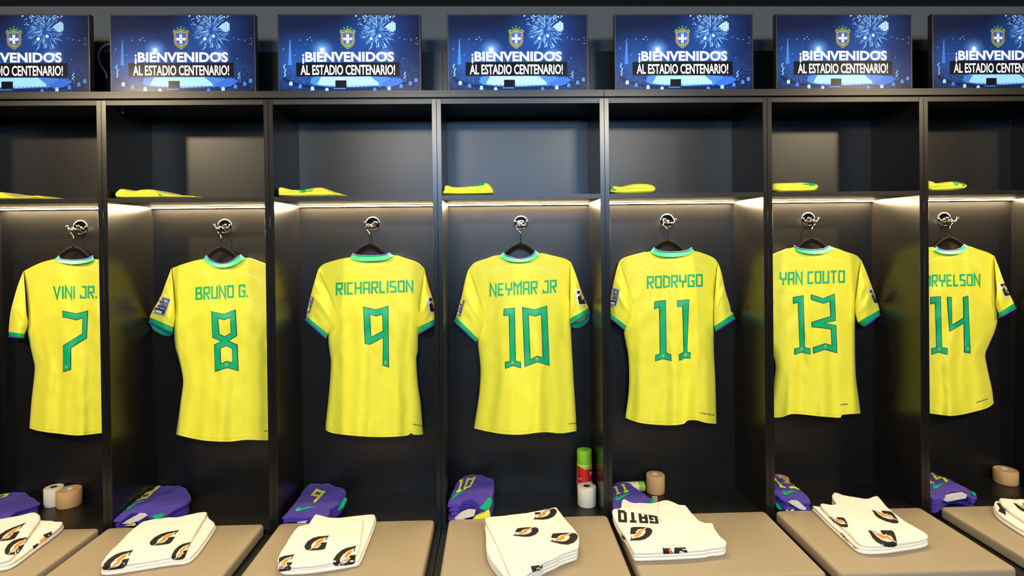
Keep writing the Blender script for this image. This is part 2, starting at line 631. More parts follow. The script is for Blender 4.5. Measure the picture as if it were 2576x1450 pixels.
def screen_mats():
    def colmul(nt, colsock, s):
        oi = nt.nodes.new('ShaderNodeObjectInfo')
        mul = nt.nodes.new('ShaderNodeMix')
        mul.data_type = 'RGBA'; mul.blend_type = 'MULTIPLY'
        mul.inputs['Factor'].default_value = 1
        if isinstance(colsock, tuple):
            mul.inputs['A'].default_value = (*colsock, 1)
        else:
            nt.links.new(colsock, mul.inputs['A'])
        nt.links.new(oi.outputs['Color'], mul.inputs['B'])
        b = nt.nodes['Principled BSDF']
        b.inputs['Base Color'].default_value = (.004, .004, .005, 1)
        b.inputs['Roughness'].default_value = .22
        b.inputs['Specular IOR Level'].default_value = .12
        nt.links.new(mul.outputs['Result'], b.inputs['Emission Color'])
        b.inputs['Emission Strength'].default_value = s

    def flat(name, col, s=1.0):
        m = bpy.data.materials.new(name); m.use_nodes = True
        colmul(m.node_tree, col, s)
        return m
    # night sky and stadium picture
    m = bpy.data.materials.new('screen_picture'); m.use_nodes = True
    nt = m.node_tree
    tc = nt.nodes.new('ShaderNodeTexCoord')
    sep = nt.nodes.new('ShaderNodeSeparateXYZ')
    nt.links.new(tc.outputs['Object'], sep.inputs[0])
    acc = None

    def add(col, fac):
        nonlocal acc
        mx = nt.nodes.new('ShaderNodeMix'); mx.data_type = 'RGBA'; mx.blend_type = 'MIX'
        mx.inputs['A'].default_value = (0, 0, 0, 1); mx.inputs['B'].default_value = (*col, 1)
        mx.clamp_factor = True
        nt.links.new(fac, mx.inputs['Factor'])
        if acc is None:
            acc = mx.outputs['Result']
        else:
            ad = nt.nodes.new('ShaderNodeMix'); ad.data_type = 'RGBA'; ad.blend_type = 'ADD'
            ad.inputs['Factor'].default_value = 1
            nt.links.new(acc, ad.inputs['A']); nt.links.new(mx.outputs['Result'], ad.inputs['B'])
            acc = ad.outputs['Result']

    def math_(op, a, b=None, c=None):
        n = nt.nodes.new('ShaderNodeMath'); n.operation = op
        for k, v in enumerate((a, b, c)):
            if v is None:
                continue
            if isinstance(v, (int, float)):
                n.inputs[k].default_value = v
            else:
                nt.links.new(v, n.inputs[k])
        return n.outputs[0]

    def glow(fx, fy, rx, ry, power=2.0):
        x = math_('SUBTRACT', sep.outputs['X'], (fx - .5) * TVW)
        z = math_('SUBTRACT', sep.outputs['Z'], (.5 - fy) * TVH)
        x = math_('DIVIDE', x, rx * TVW); z = math_('DIVIDE', z, ry * TVH)
        d = math_('SQRT', math_('ADD', math_('MULTIPLY', x, x), math_('MULTIPLY', z, z)))
        f = math_('MAXIMUM', math_('SUBTRACT', 1.0, d), 0.0)
        return math_('POWER', f, power)
    one = math_('ADD', 1.0, 0.0)
    add((.006, .012, .05), one)
    add((.012, .075, .34), glow(.5, .62, .62, .55, 1.3))
    add((.012, .07, .28), glow(.12, .60, .35, .45, 1.3))
    add((.012, .07, .33), glow(.69, .2, .3, .45, 1.4))
    add((.25, .6, 1.2), glow(.31, .455, .10, .17, 2.2))
    add((.18, .4, .9), glow(.75, .52, .10, .14, 2.2))
    # grain of the crowd and the city
    nz = nt.nodes.new('ShaderNodeTexNoise'); nz.inputs['Scale'].default_value = 150; nz.inputs['Detail'].default_value = 6
    nz.inputs['Roughness'].default_value = .75
    nt.links.new(tc.outputs['Object'], nz.inputs['Vector'])
    cr_ = math_('MULTIPLY', math_('MAXIMUM', math_('SUBTRACT', nz.outputs['Fac'], .5), 0.0), 5.0)
    add((.06, .24, .75), math_('MULTIPLY', cr_, glow(.5, .80, .55, .34, .5)))
    colmul(nt, acc, 1.0)
    return [m, flat('screen_white', (1.0, 1.0, 1.0), 1.6), flat('screen_black', (.004, .004, .006), 1.0),
            flat('screen_ice', (.35, .68, 1.0), 1.5), flat('screen_blue', (.05, .20, .85), 1.0),
            flat('screen_dark_blue', (.008, .02, .09), 1.0), flat('screen_green', (.02, .55, .18), .9),
            flat('screen_yellow', (.85, .75, .08), .9), flat('screen_violet', (.10, .12, .62), 1.0),
            flat('screen_mid', (.08, .30, .90), 1.0)]


SM = screen_mats()


def text_mesh(body, bold=0.0, spacing=1.0):
    cu = bpy.data.curves.new('text', 'FONT')
    cu.body = body
    cu.offset = bold
    cu.space_character = spacing
    cu.resolution_u = 3
    o = link(bpy.data.objects.new('text', cu))
    dg = bpy.context.evaluated_depsgraph_get()
    me = bpy.data.meshes.new_from_object(o.evaluated_get(dg))
    V = [v.co.copy() for v in me.vertices]
    Fc = [list(p.vertices) for p in me.polygons]
    bpy.data.objects.remove(o)
    bpy.data.meshes.remove(me)
    return V, Fc


def screen_mesh():
    mb = MB()
    RR = random.Random(3)
    bz = .006
    W, H = TVW, TVH

    def pt(fx, fy, k):
        return Vector(((fx - .5) * W, -.0151 - .00012 * k, (.5 - fy) * H))

    def poly(pts, m, k):
        n = len(pts)
        V = [pt(x, y, k) for x, y in pts]
        if n <= 4:
            a, b, c = V[0], V[1], V[2]
            f = list(range(n))
            if (b - a).cross(c - a).y > 0:
                f = f[::-1]
            mb.add(V, [f], m)
        else:
            for t in tessellate_polygon([V]):
                f = list(t)
                if (V[f[1]] - V[f[0]]).cross(V[f[2]] - V[f[0]]).y > 0:
                    f = f[::-1]
                mb.add([V[i] for i in f], [(0, 1, 2)], m)

    def dot(fx, fy, r, m, k, n=7):
        poly([(fx + r * math.cos(2 * math.pi * j / n), fy + r * W / H * math.sin(2 * math.pi * j / n)) for j in range(n)], m, k)

    def rect(x0, y0, x1, y1, m, k):
        poly([(x0, y0), (x1, y0), (x1, y1), (x0, y1)], m, k)

    def text(body, x0, x1, ytop, ybase, m, k, bold=0.0, spacing=1.0, ref=None):
        V, Fc = text_mesh(body, bold, spacing)
        Vr = text_mesh(ref, bold, spacing)[0] if ref else V
        lx, hx = min(v.x for v in V), max(v.x for v in V)
        ly, hy = min(v.y for v in Vr), max(v.y for v in Vr)
        out = [pt(x0 + (v.x - lx) / (hx - lx) * (x1 - x0), ybase + (v.y - ly) / (hy - ly) * (ytop - ybase), k) for v in V]
        FF = []
        for f in Fc:
            a, b, c = out[f[0]], out[f[1]], out[f[2]]
            FF.append(f if (b - a).cross(c - a).y < 0 else f[::-1])
        mb.add(out, FF, m)

    rect(.009, .016, .991, .988, 0, 0)
    # far city lights
    for _ in range(150):
        x = RR.uniform(.02, .98)
        y = RR.gauss(.47, .09) if RR.random() < .7 else RR.uniform(.25, .6)
        if .15 < x < .85 and y > .44:
            continue
        if y < .2:
            continue
        dot(x, y, RR.choice((.0012, .0015, .002, .003)), RR.choice((3, 9, 9, 4)), 1, 5)
    for x in (.205, .228, .238, .155, .885, .93, .97):
        dot(x, .30 + RR.uniform(-.02, .03), .003, 3, 1, 6)
    # tower
    poly([(.083, .36), (.0865, .31), (.09, .36), (.097, .64), (.072, .64)], 9, 1)
    # floodlight masts
    for x, y in ((.047, .64), (.052, .72), (.885, .74)):
        for q in range(4):
            dot(x + RR.uniform(-.006, .008), y + q * .02, .005, 3, 1, 6)
    rect(.888, .77, .892, .9, 9, 1)
    # stadium bowl
    n = 26
    ring_o = [(.5 + .47 * math.cos(math.pi * (1 - j / n)), .80 + .172 * math.sin(math.pi * (1 - j / n))) for j in range(n + 1)]
    ring_i = [(.5 + .44 * math.cos(math.pi * (j / n)), .80 + .128 * math.sin(math.pi * (j / n))) for j in range(n + 1)]
    poly(ring_o + ring_i, 5, 2)
    for j in range(n + 1):
        if j % 2 == 0 and 2 < j < n - 1:
            x, y = ring_o[j]
            wq = .012
            if y < .966:
                poly([(x + .006 - wq, y + .018), (x + .006 - wq, y - .018), (x + .006 - wq * .4, y - .032), (x + .006 + wq * .4, y - .032), (x + .006 + wq * .9, y - .018), (x + .006 + wq * .9, y + .018)], RR.choice((3, 9)), 3)
    # pitch
    poly([(.235, .80), (.27, .785), (.66, .785), (.78, .80), (.81, .84), (.79, .885), (.72, .91), (.50, .925), (.33, .915), (.25, .895), (.222, .86)], 9, 2)
    poly([(.30, .79), (.645, .79), (.70, .87), (.70, .90), (.50, .915), (.34, .905), (.27, .885)], 3, 3)
    for j in range(14):
        x = .31 + .028 * j
        poly([(x, .897), (x + .016, .899), (x + .016, .907), (x, .905)], 4, 4)
    rect(.705, .81, .709, .93, 9, 4)
    poly([(.715, .885), (.80, .80), (.845, .81), (.88, .84), (.83, .90), (.76, .93)], 4, 3)
    for q in range(60):
        a, r_ = RR.uniform(0, math.pi), RR.uniform(.8, 1)
        x, y = .5 + .40 * r_ * math.cos(a), .80 + .13 * r_ * math.sin(a)
        if not .22 < x < .8:
            dot(x, y, RR.choice((.0015, .003)), RR.choice((4, 9)), 3, 5)
    rect(.398, .835, .476, .925, 2, 5)
    rect(.385, .932, .47, .945, 9, 5)
    # bright floodlight
    dot(.31, .455, .014, 1, 3, 12)
    for j in range(8):
        a = j * math.pi / 4
        poly([(.31 + .006 * math.cos(a + 1.57), .455 + .01 * math.sin(a + 1.57)), (.31 + .032 * math.cos(a), .455 + .055 * math.sin(a)), (.31 - .006 * math.cos(a + 1.57), .455 - .01 * math.sin(a + 1.57))], 3, 2)
    dot(.755, .50, .010, 3, 3, 10)
    # firework
    fx, fy = .694, .218
    for j in range(300):
        a = RR.uniform(0, 2 * math.pi)
        r0 = RR.choice((.02, .035, .05, .06, .07, .085, .095)) + RR.uniform(-.01, .01)
        ln = RR.uniform(.012, .035)
        wd = RR.uniform(.0006, .0017)
        sx, sy = 1.05, 1.9

        def q(r, t):
            return (fx + sx * (r * math.cos(a) - t * math.sin(a)), min(max(fy + sy * (r * math.sin(a) + t * math.cos(a)), .02), .46))
        poly([q(r0, -wd * .3), q(r0 + ln, -wd), q(r0 + ln * 1.1, 0), q(r0 + ln, wd), q(r0, wd * .3)], RR.choice((3, 3, 9, 9)), 2 + .01 * (j % 40))
    for q_ in range(45):
        dot(fx + RR.uniform(-.15, .12), .02 + RR.random() ** 1.6 * .12, RR.choice((.002, .003, .004)), RR.choice((3, 1)), 2, 6)
    dot(.652, .31, .011, 1, 4, 12); dot(.712, .277, .012, 3, 4, 10)
    for j in range(16):
        x = .757 + .0042 * j
        t = abs(j - 10) / 10
        rect(x, .10 + .045 * t * RR.uniform(.6, 1.2), x + .0026, .225 - .05 * t * RR.uniform(.5, 1.2), 3 if j % 3 else 1, 4)
    # crest
    cx, cy = .488, .315

    def sh(s, k, m):
        o = [(-.052, -.085), (-.040, -.098), (-.026, -.100), (-.012, -.112), (0, -.122), (.012, -.112), (.026, -.100), (.040, -.098), (.052, -.085),
             (.044, -.062), (.044, .02), (.040, .058), (.026, .085), (0, .118), (-.026, .085), (-.040, .058), (-.044, .02), (-.044, -.062)]
        poly([(cx + x * s, cy + y * s) for x, y in o], m, k)
    sh(1.08, 3, 7); sh(1.0, 4, 5); sh(.90, 5, 7); sh(.80, 6, 8)
    rect(cx - .006, cy - .09, cx + .006, cy + .09, 6, 7)
    rect(cx - .009, cy - .085, cx - .006, cy + .08, 7, 8); rect(cx + .006, cy - .085, cx + .009, cy + .08, 7, 8)
    rect(cx - .034, cy - .012, cx + .034, cy + .006, 7, 7)
    for dx, dy in ((1, 0), (-1, 0), (0, 1), (0, -1)):
        px_, py_ = -dy, dx
        Wd = .010; L_ = .028
        poly([(cx + px_ * .004, cy + (py_ * .004) * 1.8), (cx + dx * L_ + px_ * Wd, cy + (dy * L_ + py_ * Wd) * 1.8), (cx + dx * L_ - px_ * Wd, cy + (dy * L_ - py_ * Wd) * 1.8), (cx - px_ * .004, cy - (py_ * .004) * 1.8)], 1, 9)
    rect(cx - .017, cy - .013, cx + .017, cy + .013, 1, 9.5)
    text('CBF', cx - .014, cx + .014, cy - .009, cy + .010, 5, 10.5, .02)
    for sx_, sy_ in ((-.044, -.112), (-.024, -.137), (0, -.152), (.024, -.137), (.044, -.112)):
        st = []
        for j in range(10):
            r_ = .0095 if j % 2 == 0 else .004
            st.append((cx + sx_ + r_ * math.sin(j * math.pi / 5), cy + sy_ - r_ * 1.8 * math.cos(j * math.pi / 5)))
        for j in range(0, 10, 2):
            poly([st[j - 1], st[j], st[(j + 1) % 10]], 6, 5)
        poly([st[j] for j in range(1, 10, 2)], 6, 5.2)
    # words
    text('BIENVENIDOS', .192, .81, .478, .603, 1, 12, .034, 1.02)
    text('\u00a1', .171, .184, .505, .628, 1, 12, .02)
    rect(.128, .612, .848, .786, 2, 11)
    text('AL ESTADIO CENTENARIO!', .158, .816, .642, .768, 1, 12, .017, 1.0)
    return mb


scr = screen_mesh()
scr_me = None
house_me = None
# centre of each screen in the photograph and how bright it looks from here
TV_AT = [(48, 137.5, .8), (465.0, 133.3, .92), (881.6, 126.2, 1.15), (1302.7, 124.9, 1.2), (1718.0, 125.0, 1.1), (2118.9, 128.7, .95), (2507, 133, .75)]
YTV = .075
for i, (px, py, br) in enumerate(TV_AT):
    c = at_y(px, py, YTV)
    z0 = ZB + .030
    nm = NUM[i]
    root = thing('television', f'flat screen showing a blue stadium welcome picture, above the locker of shirt {nm}', 'television', (c.x, YTV, z0), 'screens on top of the lockers')
    if scr_me is None:
        so = MB()
        so.V = [v + Vector((c.x, YTV, z0 + TVH / 2 + .002)) for v in scr.V]; so.F = scr.F; so.M = scr.M
        # housing: thin bezel frame, back shell and bottom rest
        hb = MB()
        hb.box(c.x - TVW / 2, c.x + TVW / 2, YTV - .015, YTV + .012, z0 + .002, z0 + .002 + TVH, bev=.0015)
        hb.box(c.x - TVW * .38, c.x + TVW * .38, YTV + .012, YTV + .042, z0 + .03, z0 + TVH * .8, bev=.008)
        for s in (-1, 1):
            hb.box(c.x + s * .17 - .02, c.x + s * .17 + .02, YTV - .03, YTV + .07, z0, z0 + .003, bev=.0008)
        h = hb.obj('housing', TVB, root)
        house_me = h.data
        # store screen picture around its own centre
        so2 = [v - Vector((c.x, YTV, z0)) - Vector((0, 0, TVH / 2 + .002)) for v in so.V]
        me = bpy.data.meshes.new('screen')
        me.from_pydata([tuple(v) for v in so2], [], so.F)
        for m in SM:
            me.materials.append(m)
        me.polygons.foreach_set('material_index', so.M)
        scr_me = me
        s_ = link(bpy.data.objects.new('screen', me)); s_.parent = root
    else:
        h = link(bpy.data.objects.new('housing', house_me)); h.parent = root
        s_ = link(bpy.data.objects.new('screen', scr_me)); s_.parent = root
    s_.location = (0, 0, TVH / 2 + .002)
    s_.color = (br, br, br, 1)

# white cable and plug between the two left screens
cb = MB()
cps = catmull([at_y(x, y, .30) for x, y in ((283, 110), (268, 112), (254, 122), (248, 140), (252, 160), (262, 176), (268, 190), (269, 214))], 6)
cb.tube(cps, .0032, 8, 0)
pb = at_y(270, 205, .30)
root = thing('power_cable', 'white cable looping down to a black plug behind the second screen', 'cable', at_y(270, 231, .30))
cb.obj('cord', CABLE, root)
MB().box(pb.x - .014, pb.x + .014, .285, .32, ZB + .031, pb.z + .01, bev=.004).obj('plug', TVB, root)

# ------------------------------------------------------------------ hooks, hangers, shirts
ZOOM = 2.2315


def zp(ox, p):
    return (ox + p[0] / ZOOM, 480 + p[1] / ZOOM)


HOOK = [(202.6, 572), (565.7, 569), (937.7, 563), (1310.5, 560.7), (1678, 555.3), (2033, 551.7), (2375, 551.7)]
STEM = [(185, 620), (556.7, 620), (930, 612), (1309.6, 610.9), (1679.4, 603), (2042.4, 598.8), (2389.5, 595.7)]
YH = .268   # plane the hangers hang in
SHIRTS = [
    dict(n='7', ox=0,
         T=[(135, 450), (220, 408), (305, 385), (330, 398), (415, 410), (505, 398), (528, 385), (610, 408), (695, 450)],
         L=[(135, 450), (150, 560), (160, 700), (155, 790), (165, 850), (190, 960), (195, 1000), (190, 1060), (175, 1200), (165, 1335)],
         R=[(695, 450), (685, 560), (672, 700), (668, 800), (660, 900), (655, 1000), (665, 1150), (680, 1350)],
         B=[(165, 1335), (230, 1352), (330, 1365), (440, 1375), (568, 1362), (680, 1350)],
         C1=[(328, 368), (345, 385), (400, 390), (460, 387), (500, 378), (520, 366)], C2=[(302, 390), (345, 405), (415, 412), (490, 403), (530, 388)],
         sl=[dict(O=[(132, 452), (105, 520), (80, 600), (58, 690), (48, 792)], I=[(150, 700), (158, 745), (140, 805)], o2=(50, 820), i2=(136, 828), fd=(0, 4)),
             dict(O=[(695, 452), (715, 520), (730, 600), (742, 680), (748, 770)], I=[(660, 700), (655, 745), (665, 800)], o2=(748, 800), i2=(668, 828), fd=(0, 4))],
         name='VINI JR.', nq=[(298, 537), (546, 533), (546, 605), (298, 609)],
         num=[([(352, 675), (430, 690), (494, 674), (487, 828), (398, 884), (399, 1005), (355, 1018), (356, 868), (462, 803), (464, 715), (430, 727), (352, 710)], [])],
         mark=[(377, 990)], hemt=None, badge=[]),
    dict(n='8', ox=0,
         T=[(965, 435), (1060, 402), (1145, 385), (1180, 410), (1240, 428), (1310, 412), (1375, 378), (1460, 402), (1551, 437)],
         L=[(965, 435), (975, 560), (980, 700), (978, 800), (985, 880), (1000, 930), (1020, 1010), (1028, 1080), (1015, 1180), (1000, 1290), (988, 1370)],
         R=[(1551, 437), (1545, 560), (1538, 700), (1535, 800), (1525, 950), (1522, 1100), (1530, 1250), (1545, 1395)],
         B=[(988, 1370), (1080, 1392), (1160, 1405), (1280, 1410), (1380, 1400), (1502, 1402), (1545, 1395)],
         C1=[(1157, 366), (1190, 395), (1240, 410), (1290, 400), (1330, 372), (1352, 360)], C2=[(1138, 390), (1185, 420), (1240, 432), (1310, 420), (1378, 380)],
         sl=[dict(O=[(962, 437), (930, 520), (900, 600), (865, 660), (840, 710)], I=[(985, 700), (980, 740), (973, 767)], o2=(836, 738), i2=(969, 800), fd=(0, 36)),
             dict(O=[(1553, 437), (1575, 520), (1590, 600), (1600, 680), (1605, 720)], I=[(1530, 720), (1530, 750), (1535, 770)], o2=(1605, 750), i2=(1535, 800), fd=(0, 4))],
         name='BRUNO G.', nq=[(1098, 542), (1393, 524), (1393, 598), (1098, 614)],
         num=[([(1186, 678), (1256, 693), (1323, 668), (1331, 815), (1285, 843), (1334, 865), (1339, 1012), (1275, 995), (1208, 1017), (1202, 866), (1240, 846), (1193, 825)],
               [[(1224, 718), (1258, 727), (1292, 714), (1296, 800), (1262, 818), (1232, 805)], [(1238, 885), (1270, 872), (1303, 888), (1305, 965), (1272, 957), (1240, 970)]])],
         mark=[(1272, 977)], hemt=[(1480, 1350), (1530, 1346)],
         badge=[('n', [(903, 594), (963, 604), (922, 706), (846, 682)])]),
    dict(n='9', ox=680,
         T=[(270, 440), (300, 412), (380, 387), (448, 375), (480, 385), (570, 388), (650, 380), (688, 362), (760, 382), (825, 405), (866, 440)],
         L=[(270, 440), (300, 600), (330, 740), (325, 830), (335, 920), (340, 960), (335, 1060), (325, 1180), (312, 1300), (310, 1345)],
         R=[(866, 440), (850, 600), (838, 740), (830, 820), (828, 900), (820, 950), (828, 1080), (845, 1200), (858, 1370)],
         B=[(310, 1345), (350, 1362), (450, 1375), (560, 1383), (680, 1383), (770, 1375), (788, 1360), (805, 1371), (858, 1370)],
         C1=[(463, 353), (490, 362), (570, 365), (640, 360), (667, 350)], C2=[(445, 383), (500, 395), (570, 395), (650, 388), (692, 362)],
         sl=[dict(O=[(270, 440), (240, 540), (215, 640), (203, 705)], I=[(378, 700), (376, 760), (325, 806)], o2=(196, 724), i2=(314, 832), fd=(0, 5)),
             dict(O=[(866, 440), (890, 540), (912, 610), (935, 715)], I=[(835, 680), (832, 730), (833, 765)], o2=(940, 742), i2=(833, 806), fd=(0, 5))],
         name='RICHARLISON', nq=[(368, 516), (803, 502), (803, 568), (368, 588)],
         num=[([(521, 652), (595, 668), (662, 647), (666, 993), (631, 980), (633, 825), (560, 864), (531, 860)], [[(558, 695), (595, 706), (629, 695), (632, 786), (567, 822)]])],
         mark=[(648, 965)], hemt=[(798, 1312), (855, 1322)],
         badge=[('n', [(228, 592), (248, 602), (222, 690), (200, 682)]), ('w', [(875, 594), (935, 590), (948, 686), (890, 686)])]),
    dict(n='10', ox=1090,
         T=[(200, 440), (230, 407), (300, 382), (370, 362), (410, 385), (480, 396), (550, 385), (598, 352), (680, 367), (740, 382), (772, 402)],
         L=[(200, 440), (230, 600), (255, 740), (250, 850), (262, 960), (265, 1030), (258, 1140), (240, 1260), (228, 1335)],
         R=[(772, 402), (772, 560), (770, 700), (776, 850), (782, 950), (790, 1100), (800, 1250), (805, 1350)],
         B=[(228, 1335), (300, 1352), (400, 1368), (500, 1370), (580, 1360), (640, 1357), (720, 1363), (805, 1350)],
         C1=[(392, 347), (420, 368), (490, 383), (545, 368), (575, 338)], C2=[(370, 366), (410, 391), (480, 401), (550, 391), (602, 356)],
         sl=[dict(O=[(198, 440), (180, 500), (160, 590), (137, 680), (128, 708)], I=[(285, 700), (283, 760), (252, 832)], o2=(116, 733), i2=(242, 853), fd=(0, 4)),
             dict(O=[(772, 402), (800, 470), (830, 560), (855, 620), (872, 660)], I=[(768, 620), (766, 680), (766, 718)], o2=(881, 684), i2=(770, 752), fd=(14, 42))],
         name='NEYMAR JR', nq=[(316, 522), (692, 499), (692, 573), (316, 595)],
         num=[([(397, 664), (457, 658), (463, 957), (491, 962), (492, 997), (448, 983), (404, 1000), (402, 962), (430, 957), (424, 700), (394, 703)], []),
              ([(499, 653), (568, 668), (638, 646), (652, 983), (582, 962), (513, 990)], [[(535, 697), (572, 706), (605, 695), (614, 936), (582, 928), (546, 948)]])],
         mark=[(447, 966), (581, 945)], hemt=[(758, 1310), (802, 1306)],
         badge=[('n', [(152, 606), (180, 618), (152, 710), (124, 698)]), ('w', [(792, 556), (842, 545), (872, 638), (812, 646)])]),
    dict(n='11', ox=1500,
         T=[(130, 397), (160, 377), (230, 357), (305, 342), (345, 360), (410, 366), (490, 360), (548, 340), (600, 352), (655, 375), (680, 400)],
         L=[(130, 397), (150, 560), (165, 700), (155, 785), (165, 850), (180, 930), (185, 1050), (180, 1150), (168, 1240), (163, 1275)],
         R=[(680, 400), (668, 560), (660, 700), (660, 790), (660, 900), (668, 1050), (672, 1200), (675, 1310)],
         B=[(163, 1275), (220, 1298), (300, 1312), (420, 1318), (490, 1310), (512, 1292), (560, 1290), (620, 1305), (675, 1310)],
         C1=[(322, 319), (345, 335), (400, 345), (470, 342), (515, 334), (535, 320)], C2=[(303, 343), (345, 366), (410, 372), (490, 366), (552, 343)],
         sl=[dict(O=[(128, 398), (110, 460), (92, 540), (78, 620), (68, 680)], I=[(208, 640), (203, 710), (172, 762)], o2=(58, 700), i2=(160, 783), fd=(0, 4)),
             dict(O=[(682, 402), (702, 460), (722, 550), (742, 620), (768, 690)], I=[(662, 620), (660, 700), (662, 762)], o2=(779, 718), i2=(668, 792), fd=(0, 5))],
         name='RODRYGO', nq=[(284, 480), (597, 467), (597, 540), (284, 551)],
         num=[([(326, 622), (390, 615), (394, 910), (420, 920), (422, 957), (377, 945), (332, 957), (332, 924), (357, 915), (353, 655), (326, 666)], []),
              ([(454, 617), (521, 611), (512, 835), (510, 905), (530, 910), (527, 943), (497, 940), (466, 955), (464, 920), (490, 905), (483, 650), (455, 653)], [])],
         mark=[(376, 926), (500, 922)], hemt=[(582, 1248), (662, 1262)],
         badge=[('n', [(84, 542), (132, 556), (112, 652), (66, 644)]), ('w', [(730, 590), (742, 594), (764, 690), (756, 690)])]),
    dict(n='13', ox=1920,
         T=[(-6, 392), (30, 372), (60, 358), (120, 335), (175, 318), (230, 345), (290, 350), (350, 345), (400, 322), (460, 342), (520, 362), (550, 390)],
         L=[(-6, 392), (15, 560), (30, 700), (30, 800), (50, 900), (70, 985), (62, 1080), (40, 1278)],
         R=[(550, 390), (530, 560), (516, 700), (515, 860), (517, 960), (522, 1060), (535, 1160), (547, 1252)],
         B=[(40, 1278), (65, 1275), (105, 1272), (160, 1255), (230, 1258), (320, 1268), (430, 1275), (440, 1261), (490, 1255), (547, 1252)],
         C1=[(172, 307), (205, 325), (270, 332), (330, 328), (370, 311)], C2=[(178, 336), (230, 350), (290, 356), (350, 350), (405, 322)],
         sl=[dict(O=[(-6, 392), (-25, 470), (-35, 560), (-40, 650), (-45, 690)], I=[(60, 640), (55, 690), (30, 740)], o2=(-42, 715), i2=(20, 768), fd=(0, 4)),
             dict(O=[(550, 390), (580, 460), (610, 540), (635, 610), (655, 667)], I=[(518, 620), (516, 680), (530, 740)], o2=(661, 694), i2=(562, 767), fd=(0, 5))],
         name='YAN COUTO', nq=[(92, 458), (458, 446), (458, 518), (92, 531)],
         num=[([(167, 598), (226, 588), (234, 880), (264, 886), (264, 920), (218, 908), (174, 922), (174, 888), (205, 880), (195, 628), (168, 635)], []),
              ([(268, 583), (337, 605), (401, 578), (407, 730), (345, 743), (410, 757), (415, 912), (347, 893), (280, 915), (279, 880), (345, 858), (384, 868), (380, 778), (271, 765), (271, 738), (377, 705), (373, 622), (337, 634), (268, 612)], [])],
         mark=[(217, 890), (346, 876)], hemt=[(432, 1202), (474, 1198)],
         badge=[('w', [(584, 550), (608, 546), (646, 634), (622, 638)])]),
    dict(n='14', ox=1920,
         T=[(795, 368), (850, 340), (935, 318), (958, 318), (1000, 345), (1060, 350), (1120, 340), (1150, 312), (1200, 327), (1260, 347), (1297, 367)],
         L=[(795, 368), (810, 520), (825, 680), (822, 800), (830, 950), (825, 1100), (815, 1240)],
         R=[(1297, 367), (1305, 520), (1310, 650), (1315, 720), (1300, 790), (1270, 860), (1247, 920), (1255, 980), (1270, 1050), (1285, 1120), (1294, 1195)],
         B=[(815, 1240), (940, 1252), (1000, 1260), (1060, 1265), (1130, 1255), (1200, 1238), (1260, 1220), (1294, 1195)],
         C1=[(972, 314), (1000, 332), (1050, 337), (1100, 328), (1130, 302)], C2=[(955, 333), (1000, 352), (1060, 357), (1120, 346), (1153, 312)],
         sl=[dict(O=[(795, 370), (770, 440), (750, 520), (735, 600), (725, 660)], I=[(830, 600), (840, 660), (820, 710)], o2=(722, 690), i2=(815, 740), fd=(0, 4)),
             dict(O=[(1297, 367), (1322, 430), (1347, 500), (1377, 570), (1408, 632)], I=[(1312, 580), (1305, 640), (1320, 688)], o2=(1422, 660), i2=(1322, 716), fd=(0, 5))],
         name='ADRYELSON', nq=[(866, 472), (1218, 467), (1218, 535), (866, 543)],
         num=[([(938, 598), (996, 593), (1003, 880), (1034, 885), (1034, 922), (988, 908), (945, 920), (945, 886), (972, 880), (965, 632), (938, 637)], []),
              ([(1030, 597), (1057, 598), (1060, 752), (1123, 715), (1121, 598), (1150, 590), (1163, 914), (1127, 908), (1125, 745), (1045, 793), (1038, 700)], [])],
         mark=[(986, 890), (1144, 888)], hemt=[(1196, 1190), (1258, 1168)],
         badge=[('w', [(1318, 516), (1356, 510), (1392, 590), (1352, 600)])]),
]


def hook_for(i):
    px = HOOK[i]
    c = at_y(px[0], px[1], D)
    root = thing('wall_hook', f'round chrome double hook on the back panel behind shirt {NUM[i]}', 'hook', (c.x, D, c.z), 'chrome hooks in the lockers')
    ax = Vector((0, -1, 0))
    MB().lathe([(.0, 0), (.0325, 0), (.0325, .002), (.030, .0055), (.022, .008), (.010, .0095), (.0, .0098)], c, ax).obj('base_plate', CHROME, root)
    MB().lathe([(.012, .008), (.0095, .014), (.0085, .024), (.011, .030), (.010, .036), (.0, .038)], c + Vector((0, 0, -.004)), ax, 24).obj('post', CHROME, root)
    for s in (-1, 1):
        mb = MB()
        pts = catmull([c + Vector((0, -.028, -.006)), c + Vector((s * .009, -.036, -.013)), c + Vector((s * .017, -.044, -.012)), c + Vector((s * .023, -.048, -.004)), c + Vector((s * .024, -.049, .003))], 6)
        mb.tube(pts, [.0042] * (len(pts) - 4) + [.0038, .004, .0045, .0045], 12)
        mb.lathe([(.0, -.0055), (.004, -.004), (.0055, 0), (.004, .004), (.0, .0055)], pts[-1], Vector((0, 0, 1)), 14)
        mb.obj('prong', CHROME, root)


